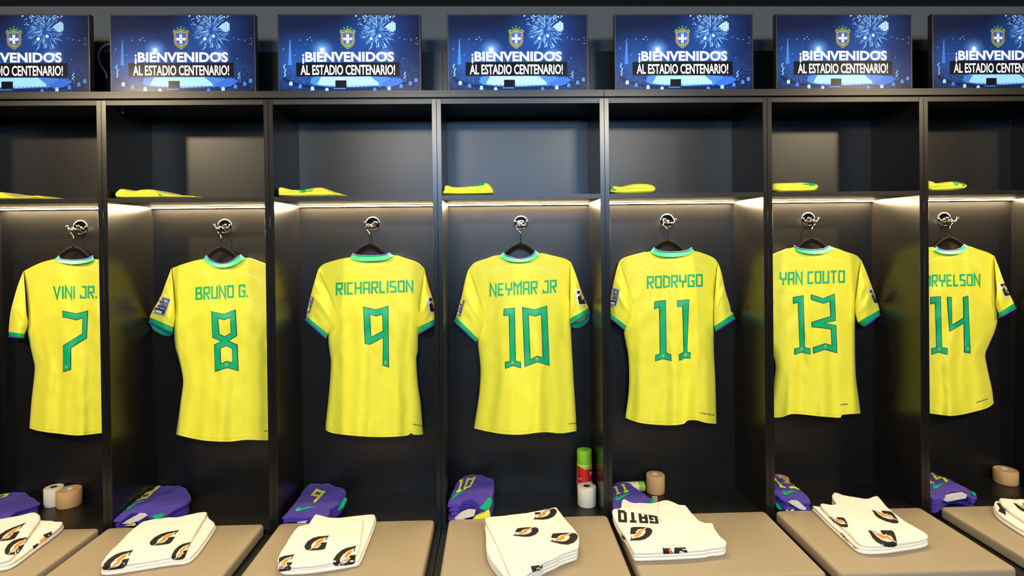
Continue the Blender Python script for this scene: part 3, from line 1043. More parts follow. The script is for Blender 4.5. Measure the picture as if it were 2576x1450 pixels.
def hanger_for(i):
    sx, sy = STEM[i]
    k = 1 / ZOOM

    def q(dx, dy):
        return at_y(sx + dx * k, sy + dy * k, YH)
    root = thing('clothes_hanger', f'black velvet hanger with a steel hook inside the yellow shirt {NUM[i]}', 'hanger', q(0, 0), 'hangers in the lockers')
    mb = MB()
    arc = catmull([q(-190, 142), (q(-140, 112)), q(-80, 62), q(-38, 27), q(0, 14), q(38, 27), q(80, 62), q(140, 112), q(190, 142)], 5)
    mb.tube(arc, [.0108 - .004 * abs(k / (len(arc) - 1) * 2 - 1) ** 2 for k in range(len(arc))], 12, flat=.36, flat_axis=Vector((0, 1, 0)))
    low = [p + Vector((0, -.001, 0)) for p in catmull([q(-186, 143), q(-90, 150), q(0, 152), q(90, 150), q(186, 143)], 4)]
    mb.tube(low, .004, 8)
    mb.obj('frame', VELV, root)
    mb = MB()
    ln = HOOK[i][1] - sy          # negative: up to the wall hook
    sd = -1 if i < 5 else 1
    top = ln / k + 4
    pts = catmull([q(0, 4), q(0, -30), q(-sd * -1 * 2, -54), q(sd * 18, -76), q(sd * 26, top + 26), q(sd * 18, top + 6), q(sd * 2, top), q(-sd * 10, top + 12)], 7)
    mb.tube(pts, .0022, 10)
    mb.obj('hook_wire', CHROME, root)
    MB().lathe([(.0045, -.004), (.005, .0), (.0035, .012), (.0024, .013)], q(0, 4), Vector((0, 0, 1)), 14).obj('collar_ferrule', VELV, root)


def shirt_for(i):
    S = SHIRTS[i]
    ox = S['ox']
    seed = i * 13.7
    Z = lambda p: Vector(zp(ox, p))
    NU, NV = 56, 72
    T = resample(catmull([Z(p) for p in S['T']]), NU)
    B = resample(catmull([Z(p) for p in S['B']]), NU)
    L = resample(catmull([Z(p) for p in S['L']]), NV)
    Rr = resample(catmull([Z(p) for p in S['R']]), NV)

    bx0, bx1 = bay_of(i)

    def inside(v):
        return Vector((min(max(v.x, bx0 + PT + .005), bx1 - PT - .005), v.y, v.z))

    def coons(a, b):
        u = a / (NU - 1); v = b / (NV - 1)
        return (T[a] * (1 - v) + B[a] * v + L[b] * (1 - u) + Rr[b] * u
                - (T[0] * (1 - u) * (1 - v) + T[-1] * u * (1 - v) + B[0] * (1 - u) * v + B[-1] * u * v))

    def lens(u, v):
        e = max(1 - (2 * u - 1) ** 2, 0) ** .62
        tpr = min(1, .30 + 2.2 * v)
        return e * tpr

    def fold(u, v):
        e = max(1 - (2 * u - 1) ** 2, 0) ** .5
        a = .0012 + .0062 * v ** 1.3
        f = a * (math.sin(2 * math.pi * (2.6 * u + .12 * math.sin(5 * v + seed)) + seed)
                 + .6 * math.sin(2 * math.pi * (5.3 * u + .25 * v) + 2.1 * seed))
        # slack creases fanning from the armholes
        for uu, sg in ((.06, 1), (.94, -1)):
            d = (u - uu) * sg
            if d > 0:
                t = (v - .36) + .55 * d
                f += .0036 * math.exp(-(d / .35) ** 2) * math.sin(34 * t + seed) * math.exp(-((v - .4) / .25) ** 2)
        f += .0058 * (noise.noise(Vector((u * 5 + seed, v * 5, .3))))
        f += .0032 * (noise.noise(Vector((u * 14 + seed, v * 12, 4.3))))
        return f * e * min(1, .15 + 3.5 * v)
    V = []
    for b in range(NV):
        for a in range(NU):
            u = a / (NU - 1); v = b / (NV - 1)
            p = coons(a, b)
            y = YH - .046 * lens(u, v) - fold(u, v) * 1.2
            V.append(inside(at_y(p.x, p.y, y)))
    Fr = []
    for b in range(NV):
        for a in range(NU):
            w_ = V[b * NU + a]
            u = a / (NU - 1); v = b / (NV - 1)
            drop = 0
            # front of the neck is cut lower than the back
            if .28 < u < .72:
                drop = .05 * math.cos((u - .5) / .22 * math.pi / 2) * (1 - v) ** 3
            Fr.append(Vector((w_.x, YH + .030 * lens(u, v) + .3 * fold(u, v) + .0008, w_.z - drop)))
    n0 = len(V)
    V = V + Fr
    Fc = []
    for b in range(NV - 1):
        for a in range(NU - 1):
            k = b * NU + a
            Fc.append((k, k + NU, k + NU + 1, k + 1))
            k2 = n0 + k
            Fc.append((k2, k2 + 1, k2 + NU + 1, k2 + NU))
        for a in (0, NU - 1):
            k = b * NU + a
            f = (k, n0 + k, n0 + k + NU, k + NU)
            Fc.append(f if a == 0 else f[::-1])
    c = at_y(*STEM[i], YH)
    zb = min(v.z for v in V)
    root = thing('football_shirt', f'yellow football shirt with green number {S["n"]} on its back, on a hanger', 'shirt', (c.x, YH, zb), 'shirts hanging in the lockers')
    body = MB().add(V, Fc)
    bvh = body.bvh()
    # shoulder seams run along the top: close them
    for a in range(NU - 1):
        if not .30 < a / (NU - 1) < .68:
            body.add([V[a], V[a + 1], V[n0 + a + 1], V[n0 + a]], [(0, 1, 2, 3)])
    # sleeves
    allb = MB().add(V, Fc)
    for si, sl in enumerate(S['sl']):
        NS, NT = 26, 30
        O = resample(catmull([Z(p) for p in sl['O']]), NS)
        I = resample(catmull([Z(p) for p in sl['I']]), NS)

        def ring(o, ii, t, yc, fd=(0, 0), wob=0.0, s=0.0):
            out = []
            m = (o + ii) / 2
            h = (o - ii) / 2
            for j in range(NT):
                an = 2 * math.pi * j / NT
                ca, sa = math.cos(an), math.sin(an)
                far = max(-sa, 0)
                pp = m + h * ca + Vector(fd) / ZOOM * far
                nz = .006 * noise.noise(Vector((ca * 1.6 + seed + si * 5, s * 5, sa))) + wob * math.sin(9 * s + 4 * ca + seed + si)
                out.append(inside(at_y(pp.x, pp.y, yc - (t + nz) * sa * (1 if sa > 0 else .75))))
            return out
        rings = []
        for k in range(NS):
            s = k / (NS - 1)
            t = .018 + .024 * min(1, s * 2.0)
            rings.append(ring(O[k], I[k], t, YH - .006 - .004 * s, Vector(sl['fd']) * s, .0025 * s, s))
        SV = [p for r_ in rings for p in r_]
        SF = [(k * NT + j, k * NT + (j + 1) % NT, (k + 1) * NT + (j + 1) % NT, (k + 1) * NT + j) for k in range(NS - 1) for j in range(NT)]
        if si == 0:
            SF = [f[::-1] for f in SF]
        body.add(SV, SF)
        allb.add(SV, SF)
        o2, i2 = Z(sl['o2']), Z(sl['i2'])
        cu = MB()
        rs = [rings[-1]]
        for q in (.0, .33, .66, 1.0):
            rs.append(ring(O[-1].lerp(o2, q), I[-1].lerp(i2, q), .0432 + .001 * (q > 0), YH - .010, sl['fd'], .0025, 1.0))
        rs = rs[1:]
        inner = [[v + (sum(r_, Vector()) / NT - v) * .05 for v in r_] for r_ in rs[::-1]]
        al = rs + inner
        cu.add([p for r_ in al for p in r_], [(k * NT + j, k * NT + (j + 1) % NT, (k + 1) * NT + (j + 1) % NT, (k + 1) * NT + j) for k in range(len(al) - 1) for j in range(NT)])
        cuff = cu.obj('cuff', GRN, root, auto=None)
        pp = MB()
        rim = rs[-1]
        pp.tube(rim + [rim[0]], .0024, 6, cap=False)
        pp.obj('piping', PUR, cuff)
    body.obj('body', YEL, root, auto=None)
    abvh = allb.bvh()
    # collar: band round the neck with violet piping
    NC = 30
    C1 = resample(catmull([Z(p) for p in S['C1']]), NC); C2 = resample(catmull([Z(p) for p in S['C2']]), NC)
    rings = []
    for q in (0, .33, .66, 1):
        row = []
        for a in range(NC):
            u = a / (NC - 1)
            p = C1[a].lerp(C2[a], q)
            e = max(1 - (2 * u - 1) ** 2, 0) ** .6
            row.append(at_y(p.x, p.y, YH - .010 - (.014 + .016 * q) * e - .002))
        for a in range(NC - 2, 0, -1):
            u = a / (NC - 1)
            p = C1[a].lerp(C2[a], q)
            w_ = at_y(p.x, p.y, YH)
            e = max(1 - (2 * u - 1) ** 2, 0)
            row.append(Vector((w_.x, YH + .004 + .020 * e ** .6, w_.z - .055 * e - .006)))
        rings.append(row)
    nr = len(rings[0])
    cv = MB()
    cv.add([p for r_ in rings for p in r_], [(k * nr + j, (k + 1) * nr + j, (k + 1) * nr + (j + 1) % nr, k * nr + (j + 1) % nr) for k in range(3) for j in range(nr)])
    collar = cv.obj('collar', GRN, root, auto=None)
    pp = MB(); pp.tube(rings[0] + [rings[0][0]], .0023, 6, cap=False); pp.obj('piping', PUR, collar)
    # name and number prints
    mb = MB(); cast_decal(mb, bvh, word_in(S['name'], [zp(ox, p) for p in S['nq']], w=.15, gap=.17), .0012)
    mb.obj('name_lettering', GRN, root, auto=None)
    nb = MB()
    for outer, holes in S['num']:
        o_ = [zp(ox, p) for p in outer]; hs = [[zp(ox, p) for p in h] for h in holes]
        cast_decal(nb, bvh, [(inflate(o_, .4), [inflate(h, -.4) for h in hs])], .0010, m=1)
        cast_decal(nb, bvh, [(inflate(o_, -1.3), [inflate(h, 1.3) for h in hs])], .0020, m=0)
    for mx, my in S['mark']:
        pts = [(-7, -9), (7, -9), (7, 2), (4, 7), (0, 10), (-4, 7), (-7, 2)]
        cast_decal(nb, bvh, [[zp(ox, (mx + a, my + b)) for a, b in pts]], .0030, m=2)
    nb.obj('back_number', [GRN, NAVY, GOLD], root, auto=None)
    # yoke seam over the shoulder blades, its highlight painted in as paler yellow
    sm = MB()
    tl, trr = S['nq'][0], S['nq'][1]
    cxm = (S['C2'][0][0] + S['C2'][-1][0]) / 2
    top = max(p[1] for p in S['C2'])
    wd = (S['T'][-1][0] - S['T'][0][0]) * .36
    arc = [(cxm + wd * math.sin(t), top + 18 + 78 * (1 - math.cos(t)) * 1.15) for t in [(-1.35 + 2.7 * k / 24) for k in range(25)]]
    cast_decal(sm, bvh, stroke([zp(ox, p) for p in arc], 1.3), .0007)
    if sm.V:
        sm.obj('yoke_seam', YELH, root, auto=None)
    # armhole seams
    for si, sl in enumerate(S['sl']):
        ah = MB()
        a0, a1 = sl['O'][0], sl['I'][0]
        sg = 1 if si == 0 else -1
        pth = [(a0[0] + 2 * sg, a0[1] + 4), (a0[0] * .68 + a1[0] * .32 + 6 * sg, a0[1] * .68 + a1[1] * .32), (a0[0] * .3 + a1[0] * .7 + 7 * sg, a0[1] * .3 + a1[1] * .7), (a1[0] + 2 * sg, a1[1])]
        cast_decal(ah, abvh, stroke([tuple(v) for v in resample(catmull([Z(p) for p in pth]), 22)], 1.3), .0009)
        if ah.V:
            ah.obj('armhole_seam', YELS, root, auto=None)
    # hem stitch line and tiny hem print
    hm = MB()
    hem = [(p[0], p[1] - 16) for p in S['B']]
    cast_decal(hm, bvh, stroke([tuple(v) for v in resample(catmull([Z(p) for p in hem]), 30)], .8), .0006)
    if hm.V:
        hm.obj('hem_stitch', YELS, root, auto=None)
    if S['hemt']:
        (x0, y0), (x1, y1) = S['hemt']
        ht = MB()
        cast_decal(ht, bvh, word_in('BRASIL', [zp(ox, (x0, y0 - 4)), zp(ox, (x1, y1 - 4)), zp(ox, (x1, y1 + 5)), zp(ox, (x0, y0 + 5))], w=.14, gap=.35), .0012) if False else None
        for k in range(9):
            t = k / 9
            xx = x0 + (x1 - x0) * t; yy = y0 + (y1 - y0) * t
            ww = (x1 - x0) / 9 * (.45 + .4 * ((k * 7) % 3) / 2)
            cast_decal(ht, bvh, [[zp(ox, (xx, yy - 4)), zp(ox, (xx + ww, yy - 4 + (k % 2) * 2)), zp(ox, (xx + ww, yy + 4)), zp(ox, (xx + ww * .3, yy + 4 - (k % 3)))]], .0012)
        if ht.V:
            ht.obj('hem_print', NAVY, root, auto=None)
    # sleeve badges
    for kind, q in S['badge']:
        c4 = [zp(ox, p) for p in q]
        bb = MB()

        def bq(x0, y0, x1, y1):
            return [quad_map(p, *c4) for p in ((x0, y0), (x1, y0), (x1, y1), (x0, y1))]
        if kind == 'n':
            cast_decal(bb, abvh, [bq(0, 0, 1, 1)], .0012, m=0)
            for a in (bq(.03, .03, .97, .06), bq(.03, .94, .97, .97), bq(.03, .03, .06, .97), bq(.94, .03, .97, .97)):
                cast_decal(bb, abvh, [a], .0020, m=1)
            for tx, a in (('FOOTBALL', (.16, .14, .86, .28)), ('UNITES', (.20, .34, .84, .50)), ('THE WORLD', (.20, .57, .82, .68))):
                cc = bq(*a)
                cast_decal(bb, abvh, word_in(tx, cc, w=.12, gap=.35), .0022, m=1)
            cast_decal(bb, abvh, [bq(.28, .78, .75, .90)], .0022, m=1)
            bb.obj('sleeve_badge', [BADGE, WPR], root, auto=None)
        else:
            cast_decal(bb, abvh, [bq(0, 0, 1, 1)], .0012, m=0)
            # stylised 26 with a gold cup in front
            two = [(.2, .12), (.75, .12), (.82, .2), (.82, .42), (.52, .5), (.52, .56), (.82, .56), (.82, .68), (.2, .68), (.2, .46), (.5, .36), (.5, .3), (.2, .3)]
            six = [(.14, .48), (.86, .48), (.86, .6), (.5, .6), (.5, .66), (.86, .66), (.9, .74), (.9, .88), (.82, .94), (.2, .94), (.14, .88)]
            cast_decal(bb, abvh, map_polys([two], c4), .0020, m=1)
            cast_decal(bb, abvh, map_polys([six], c4), .0022, m=1)
            cup = [(.42, .2), (.6, .2), (.62, .34), (.55, .5), (.6, .7), (.42, .7), (.47, .5), (.4, .34)]
            cast_decal(bb, abvh, map_polys([cup], c4), .0032, m=2)
            bb.obj('sleeve_badge', [WPR, INK, TAPET], root, auto=None)
    return root


for i in range(7):
    hook_for(i)
    hanger_for(i)
    shirt_for(i)

# ------------------------------------------------------------------ cushions
CUR = [(-150, 1328, 252, 1316), (271.7, 1323, 666, 1316), (703, 1320, 1093.6, 1304.5), (1129, 1310, 1527.8, 1307.5), (1543, 1303, 1924.5, 1284), (1949.5, 1290.7, 2315, 1270), (2364, 1273, 2740, 1258)]
CUSH_B = []
cb_words = ['under the patterned towel at the far left end', 'below the locker of shirt 8', 'below the locker of shirt 9', 'below the locker of shirt 10', 'below the locker of shirt 11', 'below the locker of shirt 13', 'below the locker of shirt 14 at the right end']
for i, (x0, y0, x1, y1) in enumerate(CUR):
    a = at_y(x0, y0, -.014); b = at_y(x1, y1, -.014)
    xa, xb = a.x, b.x
    mb = MB()
    bm = bmesh.new()
    bmesh.ops.create_cube(bm, size=1.0)
    for v in bm.verts:
        v.co = Vector((xa + (v.co.x + .5) * (xb - xa), -.47 + (v.co.y + .5) * (.47 - .012), .3945 + (v.co.z + .5) * (ZC - .3945)))
    vert_e = [e for e in bm.edges if abs(e.verts[0].co.z - e.verts[1].co.z) > .02]
    bmesh.ops.bevel(bm, geom=vert_e, offset=.018, segments=5, affect='EDGES', profile=.5)
    he = [e for e in bm.edges if abs(e.verts[0].co.z - e.verts[1].co.z) < 1e-4 and len(e.link_faces) == 2 and abs(e.link_faces[0].normal.dot(e.link_faces[1].normal)) < .5]
    bmesh.ops.bevel(bm, geom=he, offset=.011, segments=4, affect='EDGES', profile=.5)
    bm.verts.index_update()
    mb.add([v.co.copy() for v in bm.verts], [[v.index for v in f.verts] for f in bm.faces])
    bm.free()
    o = mb.obj('seat_cushion', CUSH, None, auto=.9)
    tag(o, f'taupe leatherette bench cushion {cb_words[i]}', 'cushion', 'bench cushions')

# ------------------------------------------------------------------ folded cloth


def smooth_loop(P, it=2):
    for _ in range(it):
        Q = []
        n = len(P)
        for k in range(n):
            a, b = P[k], P[(k + 1) % n]
            Q += [a.lerp(b, .25), a.lerp(b, .75)]
        P = Q
    return P


def loop_res(P, step):
    P = P + [P[0]]
    L = sum((b - a).length for a, b in zip(P, P[1:]))
    n = max(12, int(L / step))
    return resample(P, n + 1)[:-1]


def slab(mb, outline, z0, z1, rr=None, m=0, bump=.003, seed=0.0, tilt=None, dome=0.0):
    """Soft layer of cloth: outline is a list of world (x, y)."""
    P = loop_res(smooth_loop([Vector((p[0], p[1])) for p in outline], 2), .008)
    h = z1 - z0
    rr = rr or min(h * .5, .012)
    n = len(P)
    cen = sum(P, Vector((0, 0))) / n

    def zt(p, edge=0.0):
        z = 0
        z += bump * noise.noise(Vector((p.x * 18 + seed, p.y * 18, seed)))
        z += bump * .5 * noise.noise(Vector((p.x * 45 + seed, p.y * 45, seed + 3)))
        if tilt:
            z += tilt(p)
        return z
    rings = []
    for ins, fz in ((rr * .7, 0.0), (rr * .15, .18), (0, .5), (rr * .15, .82), (rr * .45, .95), (rr * 1.0, 1.0)):
        Q = [Vector(q) for q in inflate([tuple(p) for p in P], -ins)] if ins else P
        rings.append([Vector((q.x, q.y, z0 + h * fz + zt(q) * fz)) for q in Q])
    b = len(mb.V)
    for r_ in rings:
        mb.V += r_
    for k in range(len(rings) - 1):
        for j in range(n):
            mb.F.append((b + k * n + j, b + k * n + (j + 1) % n, b + (k + 1) * n + (j + 1) % n, b + (k + 1) * n + j)); mb.M.append(m)
    # top skin
    top = rings[-1]
    T2, F2 = tess2d([(p.x, p.y) for p in top], (), .014)
    ar = sum(P[j].x * P[(j + 1) % n].y - P[(j + 1) % n].x * P[j].y for j in range(n))
    V = []
    for x, y in T2:
        p = Vector((x, y))
        d = min((p - q.xy).length for q in top)
        V.append(Vector((x, y, z1 + zt(p) + dome * (1 - math.exp(-d / .03)))))
    FF = []
    for f in F2:
        a_, b_, c_ = V[f[0]], V[f[1]], V[f[2]]
        FF.append(f if (b_ - a_).cross(c_ - a_).z > 0 else f[::-1])
    mb.add(V, FF, m)
    bot = [b + j for j in range(n)]
    mb.F.append(tuple(bot[::-1] if ar > 0 else bot)); mb.M.append(m)
    if ar < 0:
        for k in range(len(mb.F)):
            pass


def px_plane(pts, z, o=(0, 0), s=1.0):
    return [at_z(o[0] + p[0] / s, o[1] + p[1] / s, z).xy for p in pts]


ZA = ((0, 1150), 4.6); ZBm = ((560, 1150), 4.6); ZCm = ((1090, 1100), 4.143); ZDm = ((1510, 1130), 4.531); ZEm = ((1900, 1130), 3.811)


def zz(zm, p):
    return (zm[0][0] + p[0] / zm[1], zm[0][1] + p[1] / zm[1])


G_OUT = [(1, 0), (.80, .04), (.58, .06), (.35, .16), (.14, .38), (.02, .64), (.01, .82), (.08, .95), (.25, 1), (.55, 1), (.80, .97), (.90, .9), (.95, .47), (.66, .49), (.62, .60), (.67, .62), (.63, .80), (.50, .87), (.37, .87), (.29, .78), (.31, .6), (.42, .4), (.58, .27), (.72, .22), (.90, .30), (.94, .13)]
G_WHT = [(.90, .14), (.58, .27), (.38, .60), (.46, .62), (.20, 1.0), (.72, .64), (.66, .56), (.82, .42)]
G_BOLT = [(.84, .20), (.62, .31), (.44, .56), (.52, .58), (.27, .94), (.66, .64), (.60, .56), (.75, .42)]



def towel(outline, zm, layers, label, logos=(), extra=(), top_cut=None, words=(), flap=None, seed=0.0):
    z = ZC + .0005
    mb = MB()
    for k, (h, grow, dx, dy, cut) in enumerate(layers):
        pts = outline if cut is None else cut
        pl = px_plane(pts, ZC + sum(l[0] for l in layers) * .8, zm[0], zm[1])
        if grow:
            pl = [Vector(q) for q in inflate([tuple(p) for p in pl], grow)]
        pl = [p + Vector((dx, dy)) for p in pl]
        slab(mb, pl, z, z + h, seed=seed + k * 3.1, bump=.0035 if k == len(layers) - 1 else .0015)
        z += h - .0004
    if flap:
        for fl, h in flap:
            slab(mb, px_plane(fl, z, zm[0], zm[1]), z - .001, z + h, rr=.002, seed=seed + 9, bump=.002)
            z += h
    bv = mb.bvh()
    for c in logos:
        c4 = [zz(zm, p) for p in c]
        cast_decal(mb, bv, map_polys([G_OUT], c4), .0010, m=1)
        cast_decal(mb, bv, map_polys([G_WHT], c4), .0016, m=3)
        cast_decal(mb, bv, map_polys([G_BOLT], c4), .0022, m=2)
    for pol, m in extra:
        cast_decal(mb, bv, [[zz(zm, p) for p in pol]], .0012 + .0005 * (m == 2), m=m)
    for tx, c in words:
        cast_decal(mb, bv, word_in(tx, [zz(zm, p) for p in c], w=.24, gap=.2), .0010, m=1)
    o = mb.obj('towel', [TOWEL, INK, ORG, WPR], None, auto=1.0)
    tag(o, label, 'towel', 'folded towels on the cushions')


towel([(-380, 830), (-300, 735), (0, 735), (160, 715), (370, 655), (440, 670), (485, 715), (620, 712), (640, 728), (735, 725), (742, 750), (690, 810), (380, 1030), (155, 1205), (0, 1235), (-420, 1290)], ZA,
      [(.012, .0, 0, 0, None), (.012, -.003, 0, 0, None), (.013, 0, 0, 0, [(-380, 830), (-300, 735), (0, 735), (160, 715), (370, 655), (440, 670), (485, 720), (360, 890), (240, 1050), (140, 1195), (0, 1230), (-420, 1290)])],
      'white towel with black and orange logos, cut off by the left edge', seed=1.0,
      logos=[[(-40, 870), (300, 762), (190, 960), (-60, 985)], [(60, 950), (350, 925), (230, 1130), (50, 1140)]],
      extra=[([(500, 905), (600, 865), (600, 900), (560, 930), (520, 950)], 1), ([(455, 975), (520, 930), (520, 955), (470, 995)], 2), ([(375, 1040), (440, 1000), (440, 1020), (390, 1065)], 1)])
towel([(1600, 790), (1700, 735), (2010, 720), (2395, 640), (2425, 665), (2420, 690), (2505, 740), (2480, 800), (2250, 1120), (2140, 1165), (2000, 1170), (1480, 1255), (1270, 1285), (1165, 1285), (1180, 1230), (1270, 1110)], ZA,
      [(.010, .001, 0, 0, None), (.011, -.003, 0, 0, None), (.013, 0, 0, 0, [(1600, 790), (1700, 735), (2010, 720), (2395, 640), (2400, 680), (2330, 790), (2200, 1000), (2130, 1150), (2000, 1165), (1480, 1250), (1270, 1280), (1165, 1280), (1180, 1230), (1270, 1110)])],
      'folded white towel with three dark logos in front of the shorts numbered 8', seed=2.0,
      logos=[[(1760, 880), (2080, 848), (2000, 1010), (1720, 1035)], [(1240, 1110), (1545, 1078), (1480, 1290), (1170, 1320)], [(2010, 1010), (2210, 985), (2150, 1190), (1975, 1195)]],
      extra=[([(2350, 770), (2420, 690), (2440, 760), (2400, 850), (2340, 820)], 3)])
towel([(1065, 640), (1110, 645), (1200, 675), (1300, 690), (1500, 670), (1760, 640), (1780, 660), (1770, 740), (1730, 840), (1600, 1165), (1560, 1190), (1250, 1240), (1000, 1275), (800, 1285), (700, 1285), (660, 1260), (635, 1230), (640, 1170), (830, 850), (930, 800), (980, 770), (1010, 720)], ZBm,
      [(.013, 0, 0, 0, None), (.010, -.004, 0, 0, None), (.011, 0, 0, 0, [(830, 852), (930, 805), (1100, 780), (1380, 745), (1615, 722), (1632, 760), (1600, 980), (1570, 1170), (1250, 1240), (1000, 1275), (800, 1285), (700, 1285), (660, 1260), (635, 1230), (640, 1170)])],
      'folded white towel with dark logos in front of the shorts numbered 9', seed=3.0,
      logos=[[(945, 915), (1235, 912), (1210, 1080), (945, 1088)], [(1285, 1060), (1548, 1030), (1560, 1250), (1270, 1268)], [(570, 1145), (832, 1128), (810, 1325), (560, 1330)]])
towel([(530, 870), (570, 855), (1040, 805), (1275, 745), (1290, 755), (1370, 870), (1480, 990), (1525, 1060), (1515, 1170), (1490, 1185), (1330, 1235), (1290, 1270), (1150, 1320), (1100, 1380), (1000, 1440), (880, 1520), (780, 1500), (620, 1300), (575, 1240), (540, 1150), (545, 1050)], ZCm,
      [(.012, -.004, 0, 0, None), (.012, -.003, 0, 0, None), (.012, -.002, 0, 0, None), (.013, 0, 0, 0, [(530, 870), (570, 855), (1040, 805), (1275, 745), (1290, 755), (1370, 870), (1480, 990), (1525, 1060), (1515, 1170), (1490, 1185), (1330, 1235), (1290, 1270), (1150, 1320), (1100, 1380), (1000, 1440), (880, 1520), (800, 1480), (720, 1260), (620, 1060), (560, 930)])],
      'white towel with upside-down dark logos and a rippled right edge, below shirt 10', seed=4.0,
      logos=[[(1290, 885), (1040, 862), (1045, 750), (1290, 745)], [(1105, 1075), (825, 1030), (850, 950), (1100, 940)], [(1505, 1180), (1215, 1090), (1210, 1005), (1510, 1000)]],
      extra=[([(1015, 1352), (1105, 1338), (1112, 1360), (1140, 1330), (1128, 1385), (1030, 1408)], 1), ([(1068, 1375), (1098, 1355), (1104, 1378), (1085, 1392)], 3)])
towel([(130, 715), (160, 695), (235, 705), (240, 610), (265, 585), (300, 600), (350, 635), (640, 630), (730, 595), (800, 600), (900, 660), (975, 655), (1010, 710), (1085, 790), (1130, 845), (1200, 860), (1280, 850), (1300, 920), (1380, 1030), (1440, 1075), (1440, 1110), (1400, 1135), (1240, 1145), (1220, 1160), (1000, 1175), (700, 1188), (390, 1200), (370, 1180), (300, 1030), (220, 920), (150, 790)], ZDm,
      [(.013, -.002, 0, 0, None), (.012, -.002, 0, 0, None), (.012, 0, 0, 0, None)],
      'white towel with large upside-down letters and a turned-back corner, below shirt 11', seed=5.0,
      logos=[[(600, 1065), (335, 1050), (318, 885), (595, 900)]],
      flap=[([(645, 640), (740, 600), (900, 670), (1060, 790), (1100, 850), (960, 850), (685, 880)], .005)],
      extra=[([(706, 1118), (722, 1136), (795, 1136), (830, 1190), (720, 1195)], 1), ([(845, 1130), (970, 1126), (1000, 1185), (840, 1190)], 1), ([(775, 1150), (800, 1148), (812, 1185), (790, 1188)], 2), ([(240, 965), (270, 1000), (310, 1040), (285, 1050), (250, 1010)], 1)],
      words=[('GATO', [(668, 852), (205, 832), (200, 698), (650, 772)])])
towel([(535, 520), (560, 530), (610, 535), (690, 545), (790, 545), (725, 470), (750, 430), (770, 430), (880, 470), (950, 465), (1055, 500), (1165, 460), (1190, 480), (1270, 580), (1400, 680), (1560, 780), (1640, 825), (1660, 850), (1650, 865), (1590, 885), (1400, 915), (1200, 942), (990, 940), (900, 860), (800, 770), (700, 680), (600, 580)], ZEm,
      [(.012, 0, 0, 0, None), (.011, -.002, 0, 0, None), (.013, 0, 0, 0, [(600, 538), (690, 545), (790, 545), (725, 470), (750, 430), (770, 430), (880, 470), (950, 465), (1055, 500), (1165, 460), (1190, 480), (1270, 580), (1400, 680), (1560, 780), (1640, 825), (1660, 850), (1650, 865), (1590, 885), (1400, 915), (1200, 942), (1000, 935), (930, 850), (820, 750), (700, 640)])],
      'white towel with peaked back corners and three dark logos, below shirt 13', seed=6.0,
      logos=[[(1160, 700), (1118, 588), (1305, 588), (1392, 722)], [(1150, 960), (1078, 780), (1330, 765), (1368, 940)], [(800, 770), (700, 650), (850, 650), (900, 750)]],
      extra=[([(815, 800), (850, 825), (875, 860), (845, 850)], 1), ([(850, 850), (895, 870), (915, 905), (870, 880)], 2), ([(930, 920), (960, 945), (985, 962), (950, 950)], 1)])
towel([(2275, 490), (2320, 475), (2420, 490), (2480, 500), (2600, 488), (2900, 500), (2950, 700), (2800, 790), (2600, 785), (2480, 715), (2350, 630), (2290, 575)], ZEm,
      [(.013, 0, 0, 0, None), (.012, -.003, 0, 0, None), (.013, 0, 0, 0, [(2330, 478), (2420, 490), (2480, 500), (2600, 488), (2900, 500), (2950, 700), (2800, 770), (2640, 745), (2520, 670), (2420, 600), (2350, 540)])],
      'rolled-edge white towel cut off by the right edge', seed=7.0,
      logos=[[(2560, 640), (2470, 520), (2650, 515), (2760, 640)]],
      extra=[([(2312, 520), (2345, 525), (2360, 560), (2395, 590), (2405, 640), (2370, 620), (2330, 600), (2345, 570)], 1)])

# ------------------------------------------------------------------ folded violet shorts on the deck
SWOOSH = [(0, .78), (.02, .52), (.12, .22), (.20, .16), (.16, .42), (.26, .50), (.50, .38), (1.0, .18), (.55, .62), (.30, .88), (.14, 1.0), (.04, .96)]


